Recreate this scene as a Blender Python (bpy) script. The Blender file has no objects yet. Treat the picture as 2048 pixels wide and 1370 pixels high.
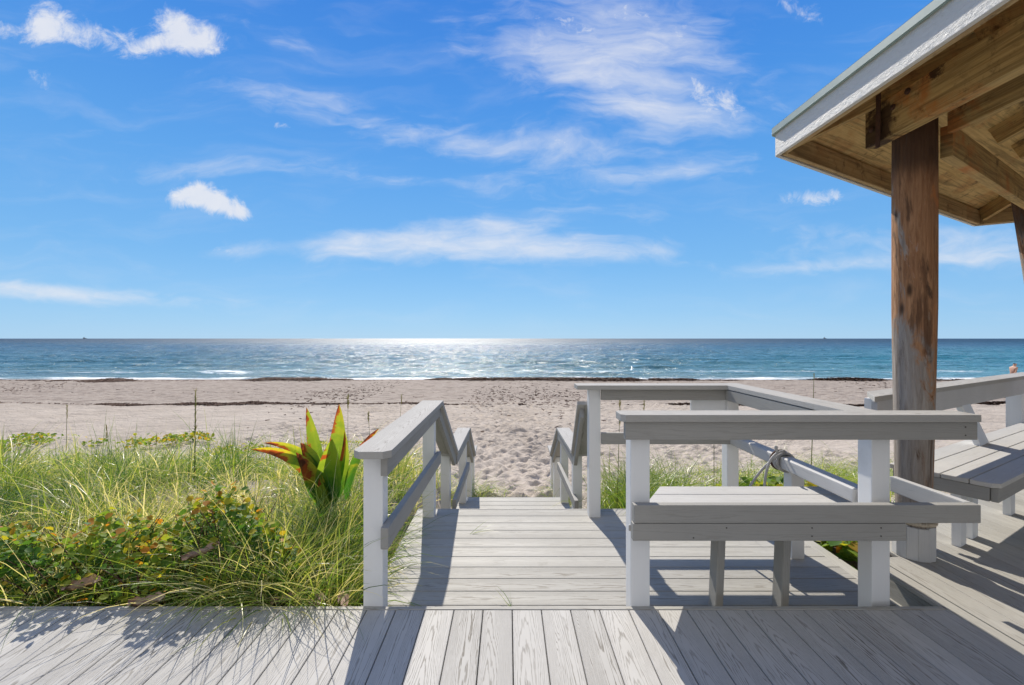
import bpy, bmesh, math, random
import numpy as np
from mathutils import Vector, Matrix, noise as mnoise

# ------------------------------------------------------------------ camera, world, sun, exposure
scene = bpy.context.scene
COL = scene.collection
R = math.radians
F = 905.0                      # focal length in photo pixels (photo is 2048 wide)
CX, CY = 1016.0, 677.0         # vanishing point of the deck boards / horizon
EYE = 1.339                    # eye height above the upper deck (deck top is z = 0)

cam_d = bpy.data.cameras.new('camera')
cam = bpy.data.objects.new('camera', cam_d)
COL.objects.link(cam)
cam.location = (0, 0, EYE)
cam.rotation_euler = (R(90), 0, 0)
cam_d.sensor_width = 36.0
cam_d.lens = F / 2048 * 36.0
cam_d.shift_x = (1024 - CX) / 2048
cam_d.shift_y = -(685 - CY) / 2048
cam_d.clip_start = 0.05
cam_d.clip_end = 60000
scene.camera = cam

SUN_EL, SUN_AZ = 40.2, -9.8     # azimuth measured from +Y towards +X
sun_dir = Vector((math.sin(R(SUN_AZ)) * math.cos(R(SUN_EL)), math.cos(R(SUN_AZ)) * math.cos(R(SUN_EL)), math.sin(R(SUN_EL))))
sl = bpy.data.lights.new('sun', 'SUN')
sl.energy = 3.9
sl.angle = R(0.53)
sl.color = (1.0, 0.93, 0.82)
so = bpy.data.objects.new('sun', sl)
COL.objects.link(so)
so.rotation_euler = sun_dir.to_track_quat('Z', 'Y').to_euler()
so.location = (0, 0, 30)

scene.view_settings.view_transform = 'Standard'
scene.view_settings.look = 'None'
scene.view_settings.gamma = 1
scene.view_settings.exposure = 0.60
scene.render.film_transparent = False
try:
    scene.cycles.use_denoising = True
    scene.cycles.denoiser = 'OPENIMAGEDENOISE'
except Exception:
    pass
scene.cycles.max_bounces = 7
scene.cycles.diffuse_bounces = 4
scene.cycles.glossy_bounces = 3
scene.cycles.transmission_bounces = 4
scene.cycles.sample_clamp_indirect = 6

world = bpy.data.worlds.new('World')
scene.world = world
world.use_nodes = True


class NT:
    """tiny node-building helper"""
    def __init__(s, nt):
        s.nt = nt
        nt.nodes.clear()

    def n(s, t, props=None, **ins):
        nd = s.nt.nodes.new(t)
        for k, v in (props or {}).items():
            setattr(nd, k, v)
        for k, v in ins.items():
            key = int(k[1:]) if k[0] == '_' and k[1:].isdigit() else k.replace('__', ' ')
            s.put(nd.inputs[key], v)
        return nd

    def put(s, sock, v):
        if isinstance(v, bpy.types.NodeSocket):
            s.nt.links.new(v, sock)
        elif isinstance(v, bpy.types.Node):
            s.nt.links.new(v.outputs[0], sock)
        else:
            if sock.type == 'RGBA' and hasattr(v, '__len__') and len(v) == 3:
                v = (*v, 1)
            sock.default_value = v

    def m(s, op, a, b=0.0, c=0.0, clamp=False):
        nd = s.n('ShaderNodeMath', {'operation': op, 'use_clamp': clamp}, _0=a, _1=b)
        if op in ('MULTIPLY_ADD', 'SMOOTH_MIN', 'COMPARE', 'WRAP'):
            s.put(nd.inputs[2], c)
        return nd.outputs[0]

    def ss(s, v, lo, hi, a=0.0, b=1.0):
        nd = s.n('ShaderNodeMapRange', {'interpolation_type': 'SMOOTHSTEP'}, _0=v, _1=lo, _2=hi, _3=a, _4=b)
        return nd.outputs[0]

    def lin(s, v, lo, hi, a=0.0, b=1.0):
        return s.n('ShaderNodeMapRange', None, _0=v, _1=lo, _2=hi, _3=a, _4=b).outputs[0]

    def noise(s, vec, scale, detail=3, rough=.5, dist=0.0, color=False, dim='3D'):
        nd = s.n('ShaderNodeTexNoise', {'noise_dimensions': dim}, Scale=scale, Detail=detail, Roughness=rough, Distortion=dist)
        if vec is not None:
            s.put(nd.inputs['Vector'], vec)
        return nd.outputs['Color' if color else 'Fac']

    def mix(s, f, a, b, mode='MIX'):
        nd = s.nt.nodes.new('ShaderNodeMix')
        nd.data_type = 'RGBA'
        nd.blend_type = mode
        s.put(nd.inputs[0], f)
        s.put(nd.inputs[6], a)
        s.put(nd.inputs[7], b)
        return nd.outputs[2]

    def xyz(s, x, y, z=0.0):
        return s.n('ShaderNodeCombineXYZ', None, X=x, Y=y, Z=z).outputs[0]

    def sep(s, v):
        nd = s.n('ShaderNodeSeparateXYZ', None, Vector=v)
        return nd.outputs

    def map(s, v, scale=(1, 1, 1), loc=(0, 0, 0), rot=(0, 0, 0)):
        return s.n('ShaderNodeMapping', None, Vector=v, Location=loc, Rotation=rot, Scale=scale).outputs[0]

    def ramp(s, f, stops):
        nd = s.n('ShaderNodeValToRGB', None, Fac=f)
        cr = nd.color_ramp
        while len(cr.elements) < len(stops):
            cr.elements.new(0.5)
        for e, (p, c) in zip(cr.elements, stops):
            e.position = p
            e.color = (*c, 1)
        return nd.outputs[0]


# --- world: Nishita sky + procedural clouds fixed in sky directions
W = NT(world.node_tree)
sky = W.n('ShaderNodeTexSky', {'sky_type': 'NISHITA', 'sun_disc': False, 'sun_elevation': R(SUN_EL),
                               'sun_rotation': R(SUN_AZ), 'altitude': 0, 'air_density': 1.0,
                               'dust_density': 0.0, 'ozone_density': 3.0})
tc = W.n('ShaderNodeTexCoord')
d = W.sep(tc.outputs['Generated'])
dy = W.m('MAXIMUM', W.m('ABSOLUTE', d[1]), 0.12)
U = W.m('DIVIDE', d[0], dy)
V = W.m('DIVIDE', d[2], dy)


def blob(px, py, rx, ry, rot, s):
    u0, v0 = (px - CX) / F, (CY - py) / F
    du = W.m('SUBTRACT', U, u0)
    dv = W.m('SUBTRACT', V, v0)
    c, sn = math.cos(R(rot)), math.sin(R(rot))
    a = W.m('ADD', W.m('MULTIPLY', du, c * F / rx), W.m('MULTIPLY', dv, sn * F / rx))
    b = W.m('ADD', W.m('MULTIPLY', du, -sn * F / ry), W.m('MULTIPLY', dv, c * F / ry))
    r2 = W.m('ADD', W.m('MULTIPLY', a, a), W.m('MULTIPLY', b, b))
    return W.m('MULTIPLY', W.m('EXPONENT', W.m('MULTIPLY', r2, -1.0)), s)


def blobs(lst):
    acc = None
    for b in lst:
        v = blob(*b)
        acc = v if acc is None else W.m('ADD', acc, v)
    return acc


uv = W.xyz(U, V, 0.0)
warp = W.noise(W.map(uv, (2.2, 4.0, 1), (3.1, 1.7, 0)), 1.0, 4, .6, 0, True)
wv = W.n('ShaderNodeVectorMath', {'operation': 'MULTIPLY_ADD'}, _0=warp, _1=(0.34, 0.16, 0), _2=uv).outputs[0]
streak = W.noise(W.map(wv, (2.8, 15.0, 1), (0.4, 2.9, 0), (0, 0, R(6))), 1.0, 7, .58, .3)
fine = W.noise(W.map(wv, (10.0, 24.0, 1), (5.4, 7.9, 0), (0, 0, R(5))), 1.0, 6, .62, .2)
nw = W.m('ADD', W.m('MULTIPLY', streak, 0.62), W.m('MULTIPLY', fine, 0.38))
wisps = blobs([(650, 215, 330, 34, -14, .50), (900, 285, 250, 42, -9, .24), (520, 60, 260, 50, -10, .30),
               (1220, 55, 240, 75, -6, .85), (1080, 110, 180, 45, -12, .62), (1330, 215, 190, 80, -14, .80), (1140, 285, 110, 38, -8, .80),
               (1320, 350, 200, 26, 6, .78), (1230, 170, 220, 60, -10, .42),
               (900, 492, 440, 36, 1, .95), (1180, 505, 260, 26, -3, .62), (455, 502, 75, 15, 6, .70), (985, 448, 110, 20, -10, .55),
               (1640, 532, 230, 17, 3, .72), (1940, 505, 150, 48, 2, .85), (140, 590, 230, 19, -4, 1.25), (60, 575, 120, 12, -3, .5), (1660, 478, 170, 32, 4, .42),
               (400, 350, 220, 18, 6, .40), (730, 350, 300, 26, -4, .30), (190, 262, 60, 9, 0, .22), (1060, 632, 120, 10, 0, .30), (560, 605, 220, 12, -2, .25),
               (1700, 40, 200, 30, 0, .25), (1000, 300, 240, 40, -10, .35), (760, 470, 160, 30, 4, .4), (1180, 420, 240, 26, -4, .35), (1450, 130, 150, 50, -20, .35), (250, 320, 260, 30, 2, .25)])
aw = W.ss(W.m('ADD', W.m('MULTIPLY', wisps, 0.62), W.m('MULTIPLY', W.m('SUBTRACT', nw, .5), 2.2)), 0.08, 1.16)
aw = W.m('MULTIPLY', aw, W.ss(wisps, 0.02, 0.25))
# large faint veil everywhere
veil = W.m('MULTIPLY', W.ss(streak, .44, .8), 0.13)
puffn = W.noise(W.map(uv, (17, 20, 1), (1.2, 4.1, 0)), 1.0, 11, .70, .5)
puffn2 = W.noise(W.map(uv, (4.0, 5.5, 1), (7.2, 2.1, 0)), 1.0, 3, .5, .3)
puffs = blobs([(362, 398, 34, 24, 0, 1.0), (402, 386, 36, 22, 0, 1.0), (440, 408, 44, 26, -10, 1.0), (478, 426, 30, 16, -20, .9),
               (25, 66, 90, 26, -6, .85), (100, 38, 44, 44, 30, .85), (190, 70, 90, 30, -8, .85),
               (345, 48, 42, 36, -30, .85), (400, 80, 60, 42, -32, .85), (330, 84, 70, 22, 0, .6), (275, 100, 40, 16, 20, .5),
               (75, 158, 50, 30, -20, .55), (1600, 20, 52, 24, -20, .88), (1430, 215, 60, 48, -15, .80), (1330, 78, 90, 40, 0, .55),
               (565, 252, 36, 11, -12, .70), (1120, 285, 70, 26, 0, .60), (1640, 395, 80, 18, 2, .58), (1250, 20, 150, 36, -4, .55),
               (1220, 165, 90, 26, -8, .55), (1150, 60, 110, 26, -10, .5), (1380, 170, 60, 30, -25, .5), (455, 500, 50, 12, 4, .55)])
ap = W.ss(W.m('ADD', W.m('ADD', puffs, W.m('MULTIPLY', W.m('SUBTRACT', puffn, .5), 2.3)), W.m('MULTIPLY', W.m('SUBTRACT', puffn2, .5), .8)), 0.34, 1.25)
ap = W.m('MULTIPLY', ap, W.ss(puffs, .08, .35))
front = W.ss(d[1], 0.0, 0.2)
alpha = W.m('MAXIMUM', W.m('MULTIPLY', aw, .78), W.m('MULTIPLY', ap, .86))
alpha = W.m('MAXIMUM', alpha, veil)
# unseen thin white cloud added over the landward sky as neutral fill light
land_fill = W.m('MULTIPLY', W.ss(d[1], .05, -.45), W.ss(streak, .25, .6, .72, 1.0))
alpha = W.m('MAXIMUM', alpha, land_fill)
alpha = W.m('MULTIPLY', alpha, W.ss(d[2], 0.0, 0.05))
clear = W.ramp(d[2], [(0.0, (.205, .392, .590)), (.06, (.168, .357, .585)), (.16, (.112, .306, .572)), (.33, (.066, .246, .560)), (.47, (.038, .192, .535)), (.60, (.023, .150, .50)), (1.0, (.010, .08, .33))])
skyn = W.mix(1.0, sky.outputs[0], (.075, .075, .075), 'MULTIPLY')
skyc = W.mix(.86, skyn, clear)
bg1 = W.n('ShaderNodeBackground', None, Color=skyc, Strength=1.0)
ccol = W.mix(puffn, (0.80, 0.84, 0.95), (1.0, 0.99, 0.98))
bg2 = W.n('ShaderNodeBackground', None, Color=ccol, Strength=0.61)
mx = W.n('ShaderNodeMixShader', None, _0=alpha, _1=bg1, _2=bg2)
W.n('ShaderNodeOutputWorld', None, Surface=mx)

# ------------------------------------------------------------------ object helpers
random.seed(7)
rng = np.random.default_rng(11)


def tag(o, label=None, cat=None, group=None, kind=None):
    if label: o['label'] = label
    if cat: o['category'] = cat
    if group: o['group'] = group
    if kind: o['kind'] = kind
    return o


def empty(name, label, cat, loc=(0, 0, 0), group=None):
    o = bpy.data.objects.new(name, None)
    o.empty_display_size = .2
    COL.objects.link(o)
    o.location = loc
    return tag(o, label, cat, group)


def link(name, me, mats, parent=None):
    o = bpy.data.objects.new(name, me)
    COL.objects.link(o)
    for m_ in (mats if isinstance(mats, (list, tuple)) else [mats]):
        me.materials.append(m_)
    if parent is not None:
        o.parent = parent
        o.matrix_parent_inverse = Matrix.Translation(-Vector(parent.location))
    return o


class MB:
    """collects bevelled boards (each carries a board-local uv, in metres) into one mesh"""
    def __init__(s):
        s.bm = bmesh.new()
        s.uv = s.bm.loops.layers.uv.new('grain')

    def board(s, p0, p1, w, t, side=None, bev=.004, seg=1, shape=None, cut0=0., cut1=0.):
        """board from p0 to p1 (axis of its centre), width w along `side`, thickness t. cut = mitre shift per metre of width"""
        p0, p1 = Vector(p0), Vector(p1)
        ax = (p1 - p0)
        L = ax.length
        ax.normalize()
        side = Vector(side if side is not None else (1, 0, 0))
        side = (side - ax * side.dot(ax)).normalized()
        up = ax.cross(side).normalized()
        b = bmesh.new()
        vs = []
        for i, (l, cut) in enumerate(((0, cut0), (L, cut1))):
            for (a, c) in ((-.5, -.5), (.5, -.5), (.5, .5), (-.5, .5)):
                vs.append(b.verts.new((l + cut * a * w, a * w, c * t)))
        for f in ((0, 1, 2, 3), (7, 6, 5, 4), (0, 4, 5, 1), (1, 5, 6, 2), (2, 6, 7, 3), (3, 7, 4, 0)):
            b.faces.new([vs[i] for i in f])
        bmesh.ops.recalc_face_normals(b, faces=b.faces)
        s._finish(b, p0, ax, side, up, bev, seg)
        return s

    def prism(s, poly, z0, z1, bev=.004, seg=1, along=(1, 0, 0)):
        """horizontal polygon extruded z0..z1"""
        b = bmesh.new()
        lo = [b.verts.new((x, y, z0)) for x, y in poly]
        hi = [b.verts.new((x, y, z1)) for x, y in poly]
        n = len(poly)
        b.faces.new(lo[::-1])
        b.faces.new(hi)
        for i in range(n):
            b.faces.new((lo[i], lo[(i + 1) % n], hi[(i + 1) % n], hi[i]))
        bmesh.ops.recalc_face_normals(b, faces=b.faces)
        ax = Vector(along).normalized()
        side = Vector((-ax.y, ax.x, 0))
        M = Matrix((ax, side, Vector((0, 0, 1)))).transposed()
        b.transform(M.inverted().to_4x4())
        s._finish(b, Vector((0, 0, 0)), ax, side, Vector((0, 0, 1)), bev, seg)
        return s

    def _finish(s, b, p0, ax, side, up, bev, seg):
        if bev:
            bmesh.ops.bevel(b, geom=b.edges[:], offset=bev, segments=seg, affect='EDGES', profile=.7)
        uvl = b.loops.layers.uv.new('grain')
        r = random.random() * 40
        mid = sum((v.co.y for v in b.verts), 0) / max(1, len(b.verts))
        for f in b.faces:
            n = f.normal
            k = 0 if abs(n.z) >= max(abs(n.x), abs(n.y)) else (1 if abs(n.y) >= abs(n.x) else 2)
            for l in f.loops:
                c = l.vert.co
                if k == 0: l[uvl].uv = (c.y - mid, c.x + r)
                elif k == 1: l[uvl].uv = (c.z + .3, c.x + r)
                else: l[uvl].uv = (c.y + .5, c.z * .3 + r)
        M = Matrix((ax, side, up)).transposed().to_4x4()
        M.translation = p0
        b.transform(M)
        me = bpy.data.meshes.new('tmp')
        b.to_mesh(me)
        b.free()
        s.bm.from_mesh(me)
        bpy.data.meshes.remove(me)

    def build(s, name, mat, parent=None, smooth=False):
        me = bpy.data.meshes.new(name)
        s.bm.to_mesh(me)
        s.bm.free()
        if smooth:
            for p in me.polygons: p.use_smooth = True
        return link(name, me, mat, parent)


def tube_mesh(pts, rad, sides=8, caps=True, twist=0.0):
    """round tube along points; rad is number or list"""
    bm = bmesh.new()
    pts = [Vector(p) for p in pts]
    rings = []
    prev = None
    for i, p in enumerate(pts):
        t = (pts[min(i + 1, len(pts) - 1)] - pts[max(i - 1, 0)]).normalized()
        if prev is None:
            a = t.orthogonal().normalized()
        else:
            a = (prev - t * prev.dot(t)).normalized()
        prev = a
        b = t.cross(a)
        r = rad[i] if hasattr(rad, '__len__') else rad
        rings.append([bm.verts.new(p + (a * math.cos(2 * math.pi * k / sides + twist * i) + b * math.sin(2 * math.pi * k / sides + twist * i)) * r) for k in range(sides)])
    for i in range(len(rings) - 1):
        for k in range(sides):
            bm.faces.new((rings[i][k], rings[i][(k + 1) % sides], rings[i + 1][(k + 1) % sides], rings[i + 1][k]))
    if caps:
        bm.faces.new(rings[0][::-1])
        bm.faces.new(rings[-1])
    for f in bm.faces: f.smooth = True
    me = bpy.data.meshes.new('tube')
    bm.to_mesh(me)
    bm.free()
    return me


def mesh_np(verts, faces_flat, loop_n, uvs=None, attrs=None):
    """fast mesh: faces_flat vertex indices, all faces with loop_n corners"""
    me = bpy.data.meshes.new('np')
    nv = len(verts)
    nf = len(faces_flat) // loop_n
    me.vertices.add(nv)
    me.vertices.foreach_set('co', np.asarray(verts, np.float32).ravel())
    me.loops.add(len(faces_flat))
    me.loops.foreach_set('vertex_index', np.asarray(faces_flat, np.int32))
    me.polygons.add(nf)
    me.polygons.foreach_set('loop_start', np.arange(0, nf * loop_n, loop_n, dtype=np.int32))
    try:
        me.polygons.foreach_set('loop_total', np.full(nf, loop_n, np.int32))
    except Exception:
        pass
    if uvs is not None:
        l = me.uv_layers.new(name='grain')
        l.data.foreach_set('uv', np.asarray(uvs, np.float32)[np.asarray(faces_flat)].ravel())
    for k, v in (attrs or {}).items():
        a = me.attributes.new(k, 'FLOAT', 'POINT')
        a.data.foreach_set('value', np.asarray(v, np.float32))
    me.update(calc_edges=True)
    me.validate()
    return me


# ------------------------------------------------------------------ materials
def mat(name):
    m_ = bpy.data.materials.new(name)
    m_.use_nodes = True
    return m_, NT(m_.node_tree)


def finish(N, base, rough=.6, bump=None, bstr=.3, bdist=.01, spec=.5, extra=None):
    p = N.n('ShaderNodeBsdfPrincipled', None)
    N.put(p.inputs['Base Color'], base)
    N.put(p.inputs['Roughness'], rough)
    N.put(p.inputs['Specular IOR Level'], spec)
    if bump is not None:
        b = N.n('ShaderNodeBump', None, Strength=bstr, Distance=bdist, Height=bump)
        N.put(p.inputs['Normal'], b)
    for k, v in (extra or {}).items():
        N.put(p.inputs[k], v)
    N.n('ShaderNodeOutputMaterial', None, Surface=p)
    return p


def wood_paint(name, light, dark, arch=1.0, line=.35, freq=1.0, rough=.68, dirt=.2, spec=.22, bstr=.35):
    """composite / painted board: grain arches follow the board-local uv"""
    m_, N = mat(name)
    uvn = N.n('ShaderNodeUVMap', {'uv_map': 'grain'})
    u, v, _ = N.sep(uvn.outputs[0])
    isl = N.n('ShaderNodeNewGeometry').outputs['Random Per Island']
    low = N.noise(N.map(uvn.outputs[0], (14, 1.3, 1)), 1.0, 3, .5)
    med = N.noise(N.map(uvn.outputs[0], (60, 5, 1)), 1.0, 3, .6)
    isl2 = N.m('FRACT', N.m('MULTIPLY', isl, 17.31))
    isl3 = N.m('FRACT', N.m('MULTIPLY', isl, 41.77))
    u2 = N.m('ADD', N.m('ADD', u, N.m('MULTIPLY', N.m('SUBTRACT', low, .5), .06)), N.lin(isl2, 0, 1, -.035, .035))
    s = N.m('MULTIPLY', N.m('MULTIPLY', u2, u2), N.lin(isl3, 0, 1, 1500 * freq, 3200 * freq))
    ph = N.m('ADD', N.m('ADD', s, N.m('MULTIPLY', v, N.lin(isl2, 0, 1, -3.5 * arch, 10 * arch))), N.m('MULTIPLY', med, 1.9))
    w = N.m('SINE', N.m('MULTIPLY', ph, 6.2832))
    lines = N.ss(w, 0.45, 0.95)
    streak = N.noise(N.map(uvn.outputs[0], (420, 7, 1)), 1.0, 3, .6)
    grain = N.m('MULTIPLY', lines, N.ss(streak, .35, .6, .35, 1.0))
    # the embossing is strong on some boards and almost worn off on others
    wear = N.m('MULTIPLY', N.ss(N.noise(N.map(uvn.outputs[0], (3, .9, 1)), 1.0, 2, .5), .35, .62, .55, 1.0), line)
    wear = N.m('MULTIPLY', wear, N.lin(isl, 0, 1, .6, 1.25))
    g = N.m('MULTIPLY', grain, wear, clamp=True)
    tone = N.m('ADD', N.lin(isl, 0, 1, -.5, .5), N.m('MULTIPLY', N.m('SUBTRACT', N.noise(None, 1.7, 5, .65), .5), 2.0))
    base = N.mix(N.ss(tone, -.8, .8), light, tuple(c * .78 for c in light))
    base = N.mix(N.m('MULTIPLY', N.ss(streak, .3, .75), .35), base, tuple(c * .82 for c in light))
    base = N.mix(g, base, dark)
    spots = N.ss(N.noise(None, 6, 6, .7), .60, .78)
    base = N.mix(N.m('MULTIPLY', spots, dirt), base, (dark[0] * .8, dark[1] * .8, dark[2] * .72))
    tcn = N.n('ShaderNodeTexCoord').outputs['Object']
    for nd in m_.node_tree.nodes:
        if nd.type == 'TEX_NOISE' and not nd.inputs['Vector'].is_linked:
            N.put(nd.inputs['Vector'], tcn)
    h = N.m('SUBTRACT', N.m('MULTIPLY', streak, .35), N.m('MULTIPLY', grain, .8))
    finish(N, base, rough, h, bstr, .002, spec)
    return m_


MAT = {}
MAT['deck'] = wood_paint('composite_decking', (.50, .485, .455), (.15, .135, .11), 1.0, 1.0, 1.0, .66, .16)
MAT['deck2'] = wood_paint('composite_landing', (.445, .43, .39), (.20, .18, .15), .35, .85, .8, .62, .25)
MAT['cap'] = wood_paint('rail_cap_board', (.50, .485, .455), (.22, .205, .18), .8, .75, .9, .75, .15, .10)
MAT['rail'] = wood_paint('grey_rail_board', (.365, .355, .33), (.23, .22, .20), .3, .5, .8, .65, .32, .22, .3)
MAT['seat'] = wood_paint('seat_board', (.58, .565, .53), (.32, .30, .27), .4, .34, .8, .62, .15)

MAT['pale'] = wood_paint('pale_grey_rail', (.56, .555, .545), (.34, .33, .31), .3, .30, .8, .6, .2, .25, .2)

m_, N = mat('white_post_paint')
o_ = N.n('ShaderNodeTexCoord').outputs['Object']
g_ = N.noise(N.map(o_, (90, 90, 6)), 1.0, 4, .6)
sc_ = N.ss(N.noise(o_, 5, 6, .7), .58, .8)
zz_ = N.sep(o_)[2]
bs_ = N.mix(N.m('MULTIPLY', g_, .25), (.72, .72, .715), (.58, .58, .575))
bs_ = N.mix(N.m('MULTIPLY', sc_, .35), bs_, (.55, .52, .46))
finish(N, bs_, .5, g_, .25, .002, .4)
MAT['white'] = m_

m_, N = mat('screw_head')
finish(N, (.06, .05, .045), .6)
MAT['screw'] = m_

# eave fascia: white rough paint with relief
m_, N = mat('rough_white_fascia')
o_ = N.n('ShaderNodeTexCoord').outputs['Object']
a_ = N.noise(N.map(o_, (30, 30, 70)), 1.0, 6, .7, .4)
s_ = N.ss(N.noise(o_, 9, 5, .7), .62, .75)
b_ = N.mix(N.m('MULTIPLY', s_, .5), (.66, .65, .62), (.36, .32, .27))
finish(N, b_, .6, a_, .9, .012, .3)
MAT['fascia'] = m_

# stained pine under the roof
def stained(name, c1, c2, c3, amt=.5, vec='Object'):
    m_, N = mat(name)
    uvn = N.n('ShaderNodeUVMap', {'uv_map': 'grain'}).outputs[0]
    o_ = N.n('ShaderNodeTexCoord').outputs['Object']
    st = N.noise(N.map(uvn, (60, 2.5, 1)), 1.0, 5, .65, .3)
    b_ = N.mix(N.ss(st, .3, .7), c1, c2)
    bl = N.noise(o_, 2.6, 6, .68, .5)
    b_ = N.mix(N.m('MULTIPLY', N.ss(bl, .48, .68), amt), b_, c3)
    mold = N.noise(o_, 7, 7, .75)
    b_ = N.mix(N.m('MULTIPLY', N.ss(mold, .54, .70), .82), b_, (.06, .035, .02))
    b_ = N.mix(N.m('MULTIPLY', N.ss(N.noise(N.map(uvn, (26, 1.1, 1)), 1.0, 6, .7, .6), .46, .62), .62), b_, tuple(k * .38 for k in c2))
    k_ = N.noise(N.map(uvn, (5, 7, 1)), 1.0, 2, .5)
    b_ = N.mix(N.m('MULTIPLY', N.ss(k_, .74, .78), .7), b_, (.09, .045, .02))
    if name == 'weathered_beam':
        for c_, r_ in (((2.31, 2.84, 2.66), .17), ((2.31, 2.45, 2.86), .12), ((4.8, 4.1, 2.6), .22)):
            dd = N.n('ShaderNodeVectorMath', {'operation': 'DISTANCE'}, _0=o_, _1=c_).outputs[1]
            dd = N.m('ADD', dd, N.m('MULTIPLY', N.m('SUBTRACT', N.noise(o_, 14, 5, .7), .5), .34))
            b_ = N.mix(N.m('MULTIPLY', N.ss(dd, r_, r_ * .6), .9), b_, (.035, .016, .010))
    finish(N, b_, .75, st, .5, .004, .2)
    return m_


MAT['beam'] = stained('weathered_beam', (.56, .40, .17), (.38, .25, .10), (.50, .18, .045), .85)
MAT['rafter'] = stained('rafter_wood', (.62, .44, .19), (.46, .31, .13), (.40, .15, .045), .6)
MAT['soffit'] = stained('roof_boards', (.74, .54, .24), (.58, .40, .17), (.45, .18, .055), .5)
MAT['fascia_in'] = stained('fascia_inner_wood', (.52, .38, .20), (.40, .28, .14), (.34, .16, .06), .4)

m_, N = mat('shingle')
o_ = N.n('ShaderNodeTexCoord').outputs['Object']
b_ = N.mix(N.noise(o_, 8, 5, .7), (.10, .15, .14), (.22, .29, .26))
finish(N, b_, .8, N.noise(o_, 60, 4, .6), .5, .01, .3)
MAT['shingle'] = m_
m_, N = mat('drip_edge')
b_ = N.mix(N.noise(N.n('ShaderNodeTexCoord').outputs['Object'], 12, 4, .6), (.20, .29, .27), (.36, .43, .39))
finish(N, b_, .45, None, spec=.5)
MAT['drip'] = m_

# wooden pile
m_, N = mat('weathered_pile')
o_ = N.n('ShaderNodeTexCoord').outputs['Object']
x_, y_, z_ = N.sep(o_)
st = N.noise(N.map(o_, (30, 30, 2.6)), 1.0, 9, .74, .8)
st2 = N.noise(N.map(o_, (95, 95, 3)), 1.0, 4, .65)
big = N.noise(N.map(o_, (8, 8, 1.6)), 1.0, 8, .68, 1.0)
brown = N.mix(N.ss(st, .35, .65), (.24, .115, .055), (.44, .235, .12))
brown = N.mix(N.ss(big, .52, .66), brown, (.50, .20, .07))
brown = N.mix(N.ss(big, .46, .36), brown, (.105, .06, .035))
grey = N.mix(N.ss(st, .3, .7), (.37, .33, .29), (.22, .18, .15))
gm = N.m('ADD', N.m('ADD', N.lin(z_, .95, 1.55, .78, .05), N.m('MULTIPLY', N.m('SUBTRACT', big, .5), 3.0)), N.lin(x_, -.13, .13, .35, -.45))
b_ = N.mix(N.ss(gm, .35, .62), brown, grey)
crk = N.ss(N.noise(N.map(o_, (60, 60, 1.1)), 1.0, 6, .7, .5), .40, .33)
b_ = N.mix(N.m('MULTIPLY', crk, .85), b_, (.045, .026, .018))
kn = N.n('ShaderNodeTexVoronoi', None, Vector=N.map(o_, (9, 9, 3.2)), Scale=1.0).outputs['Distance']
b_ = N.mix(N.m('MULTIPLY', N.ss(kn, .20, .06), .85), b_, (.03, .016, .010))
b_ = N.mix(N.m('MULTIPLY', N.ss(N.noise(N.map(o_, (11, 11, 1.3)), 1.0, 6, .7, .8), .54, .66), .75), b_, (.075, .038, .022))
wh = N.m('MULTIPLY', N.ss(N.noise(N.map(o_, (28, 28, 3.2)), 1.0, 7, .75), .60, .66), N.ss(N.noise(o_, 2.2, 2), .45, .6))
b_ = N.mix(N.m('MULTIPLY', wh, .6), b_, (.50, .42, .33))
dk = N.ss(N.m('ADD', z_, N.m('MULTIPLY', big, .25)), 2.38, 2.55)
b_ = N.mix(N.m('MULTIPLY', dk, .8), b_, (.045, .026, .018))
hh = N.m('ADD', N.m('MULTIPLY', st, 1.0), N.m('MULTIPLY', st2, .5))
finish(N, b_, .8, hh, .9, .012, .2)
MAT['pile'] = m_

m_, N = mat('rope_fibre')
o_ = N.n('ShaderNodeTexCoord').outputs['Object']
finish(N, N.mix(N.noise(o_, 60, 4), (.56, .50, .40), (.36, .30, .22)), .85, N.noise(o_, 250, 3), .5, .003, .2)
MAT['rope'] = m_
m_, N = mat('grey_hose')
o_ = N.n('ShaderNodeTexCoord').outputs['Object']
finish(N, N.mix(N.noise(o_, 40, 4), (.42, .41, .39), (.25, .24, .23)), .6, N.noise(o_, 200, 3), .5, .003, .4)
MAT['hose'] = m_
m_, N = mat('rust')
o_ = N.n('ShaderNodeTexCoord').outputs['Object']
finish(N, N.mix(N.noise(o_, 50, 4), (.10, .04, .02), (.03, .014, .01)), .85)
MAT['rust'] = m_

# sand
m_, N = mat('beach_sand')
g_ = N.n('ShaderNodeNewGeometry').outputs['Position']
x_, y_, z_ = N.sep(g_)
n1 = N.noise(g_, .55, 5, .6)
n2 = N.noise(g_, 14, 6, .65)
n3 = N.noise(g_, 160, 3, .6)
lump = N.noise(N.map(g_, (3.2, 3.2, 3.2)), 1.0, 6, .62, .6)
b_ = N.mix(N.ss(n1, .35, .65), (.485, .42, .352), (.42, .36, .298))
b_ = N.mix(N.m('MULTIPLY', N.ss(n3, .3, .75), .35), b_, (.33, .27, .225))
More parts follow.
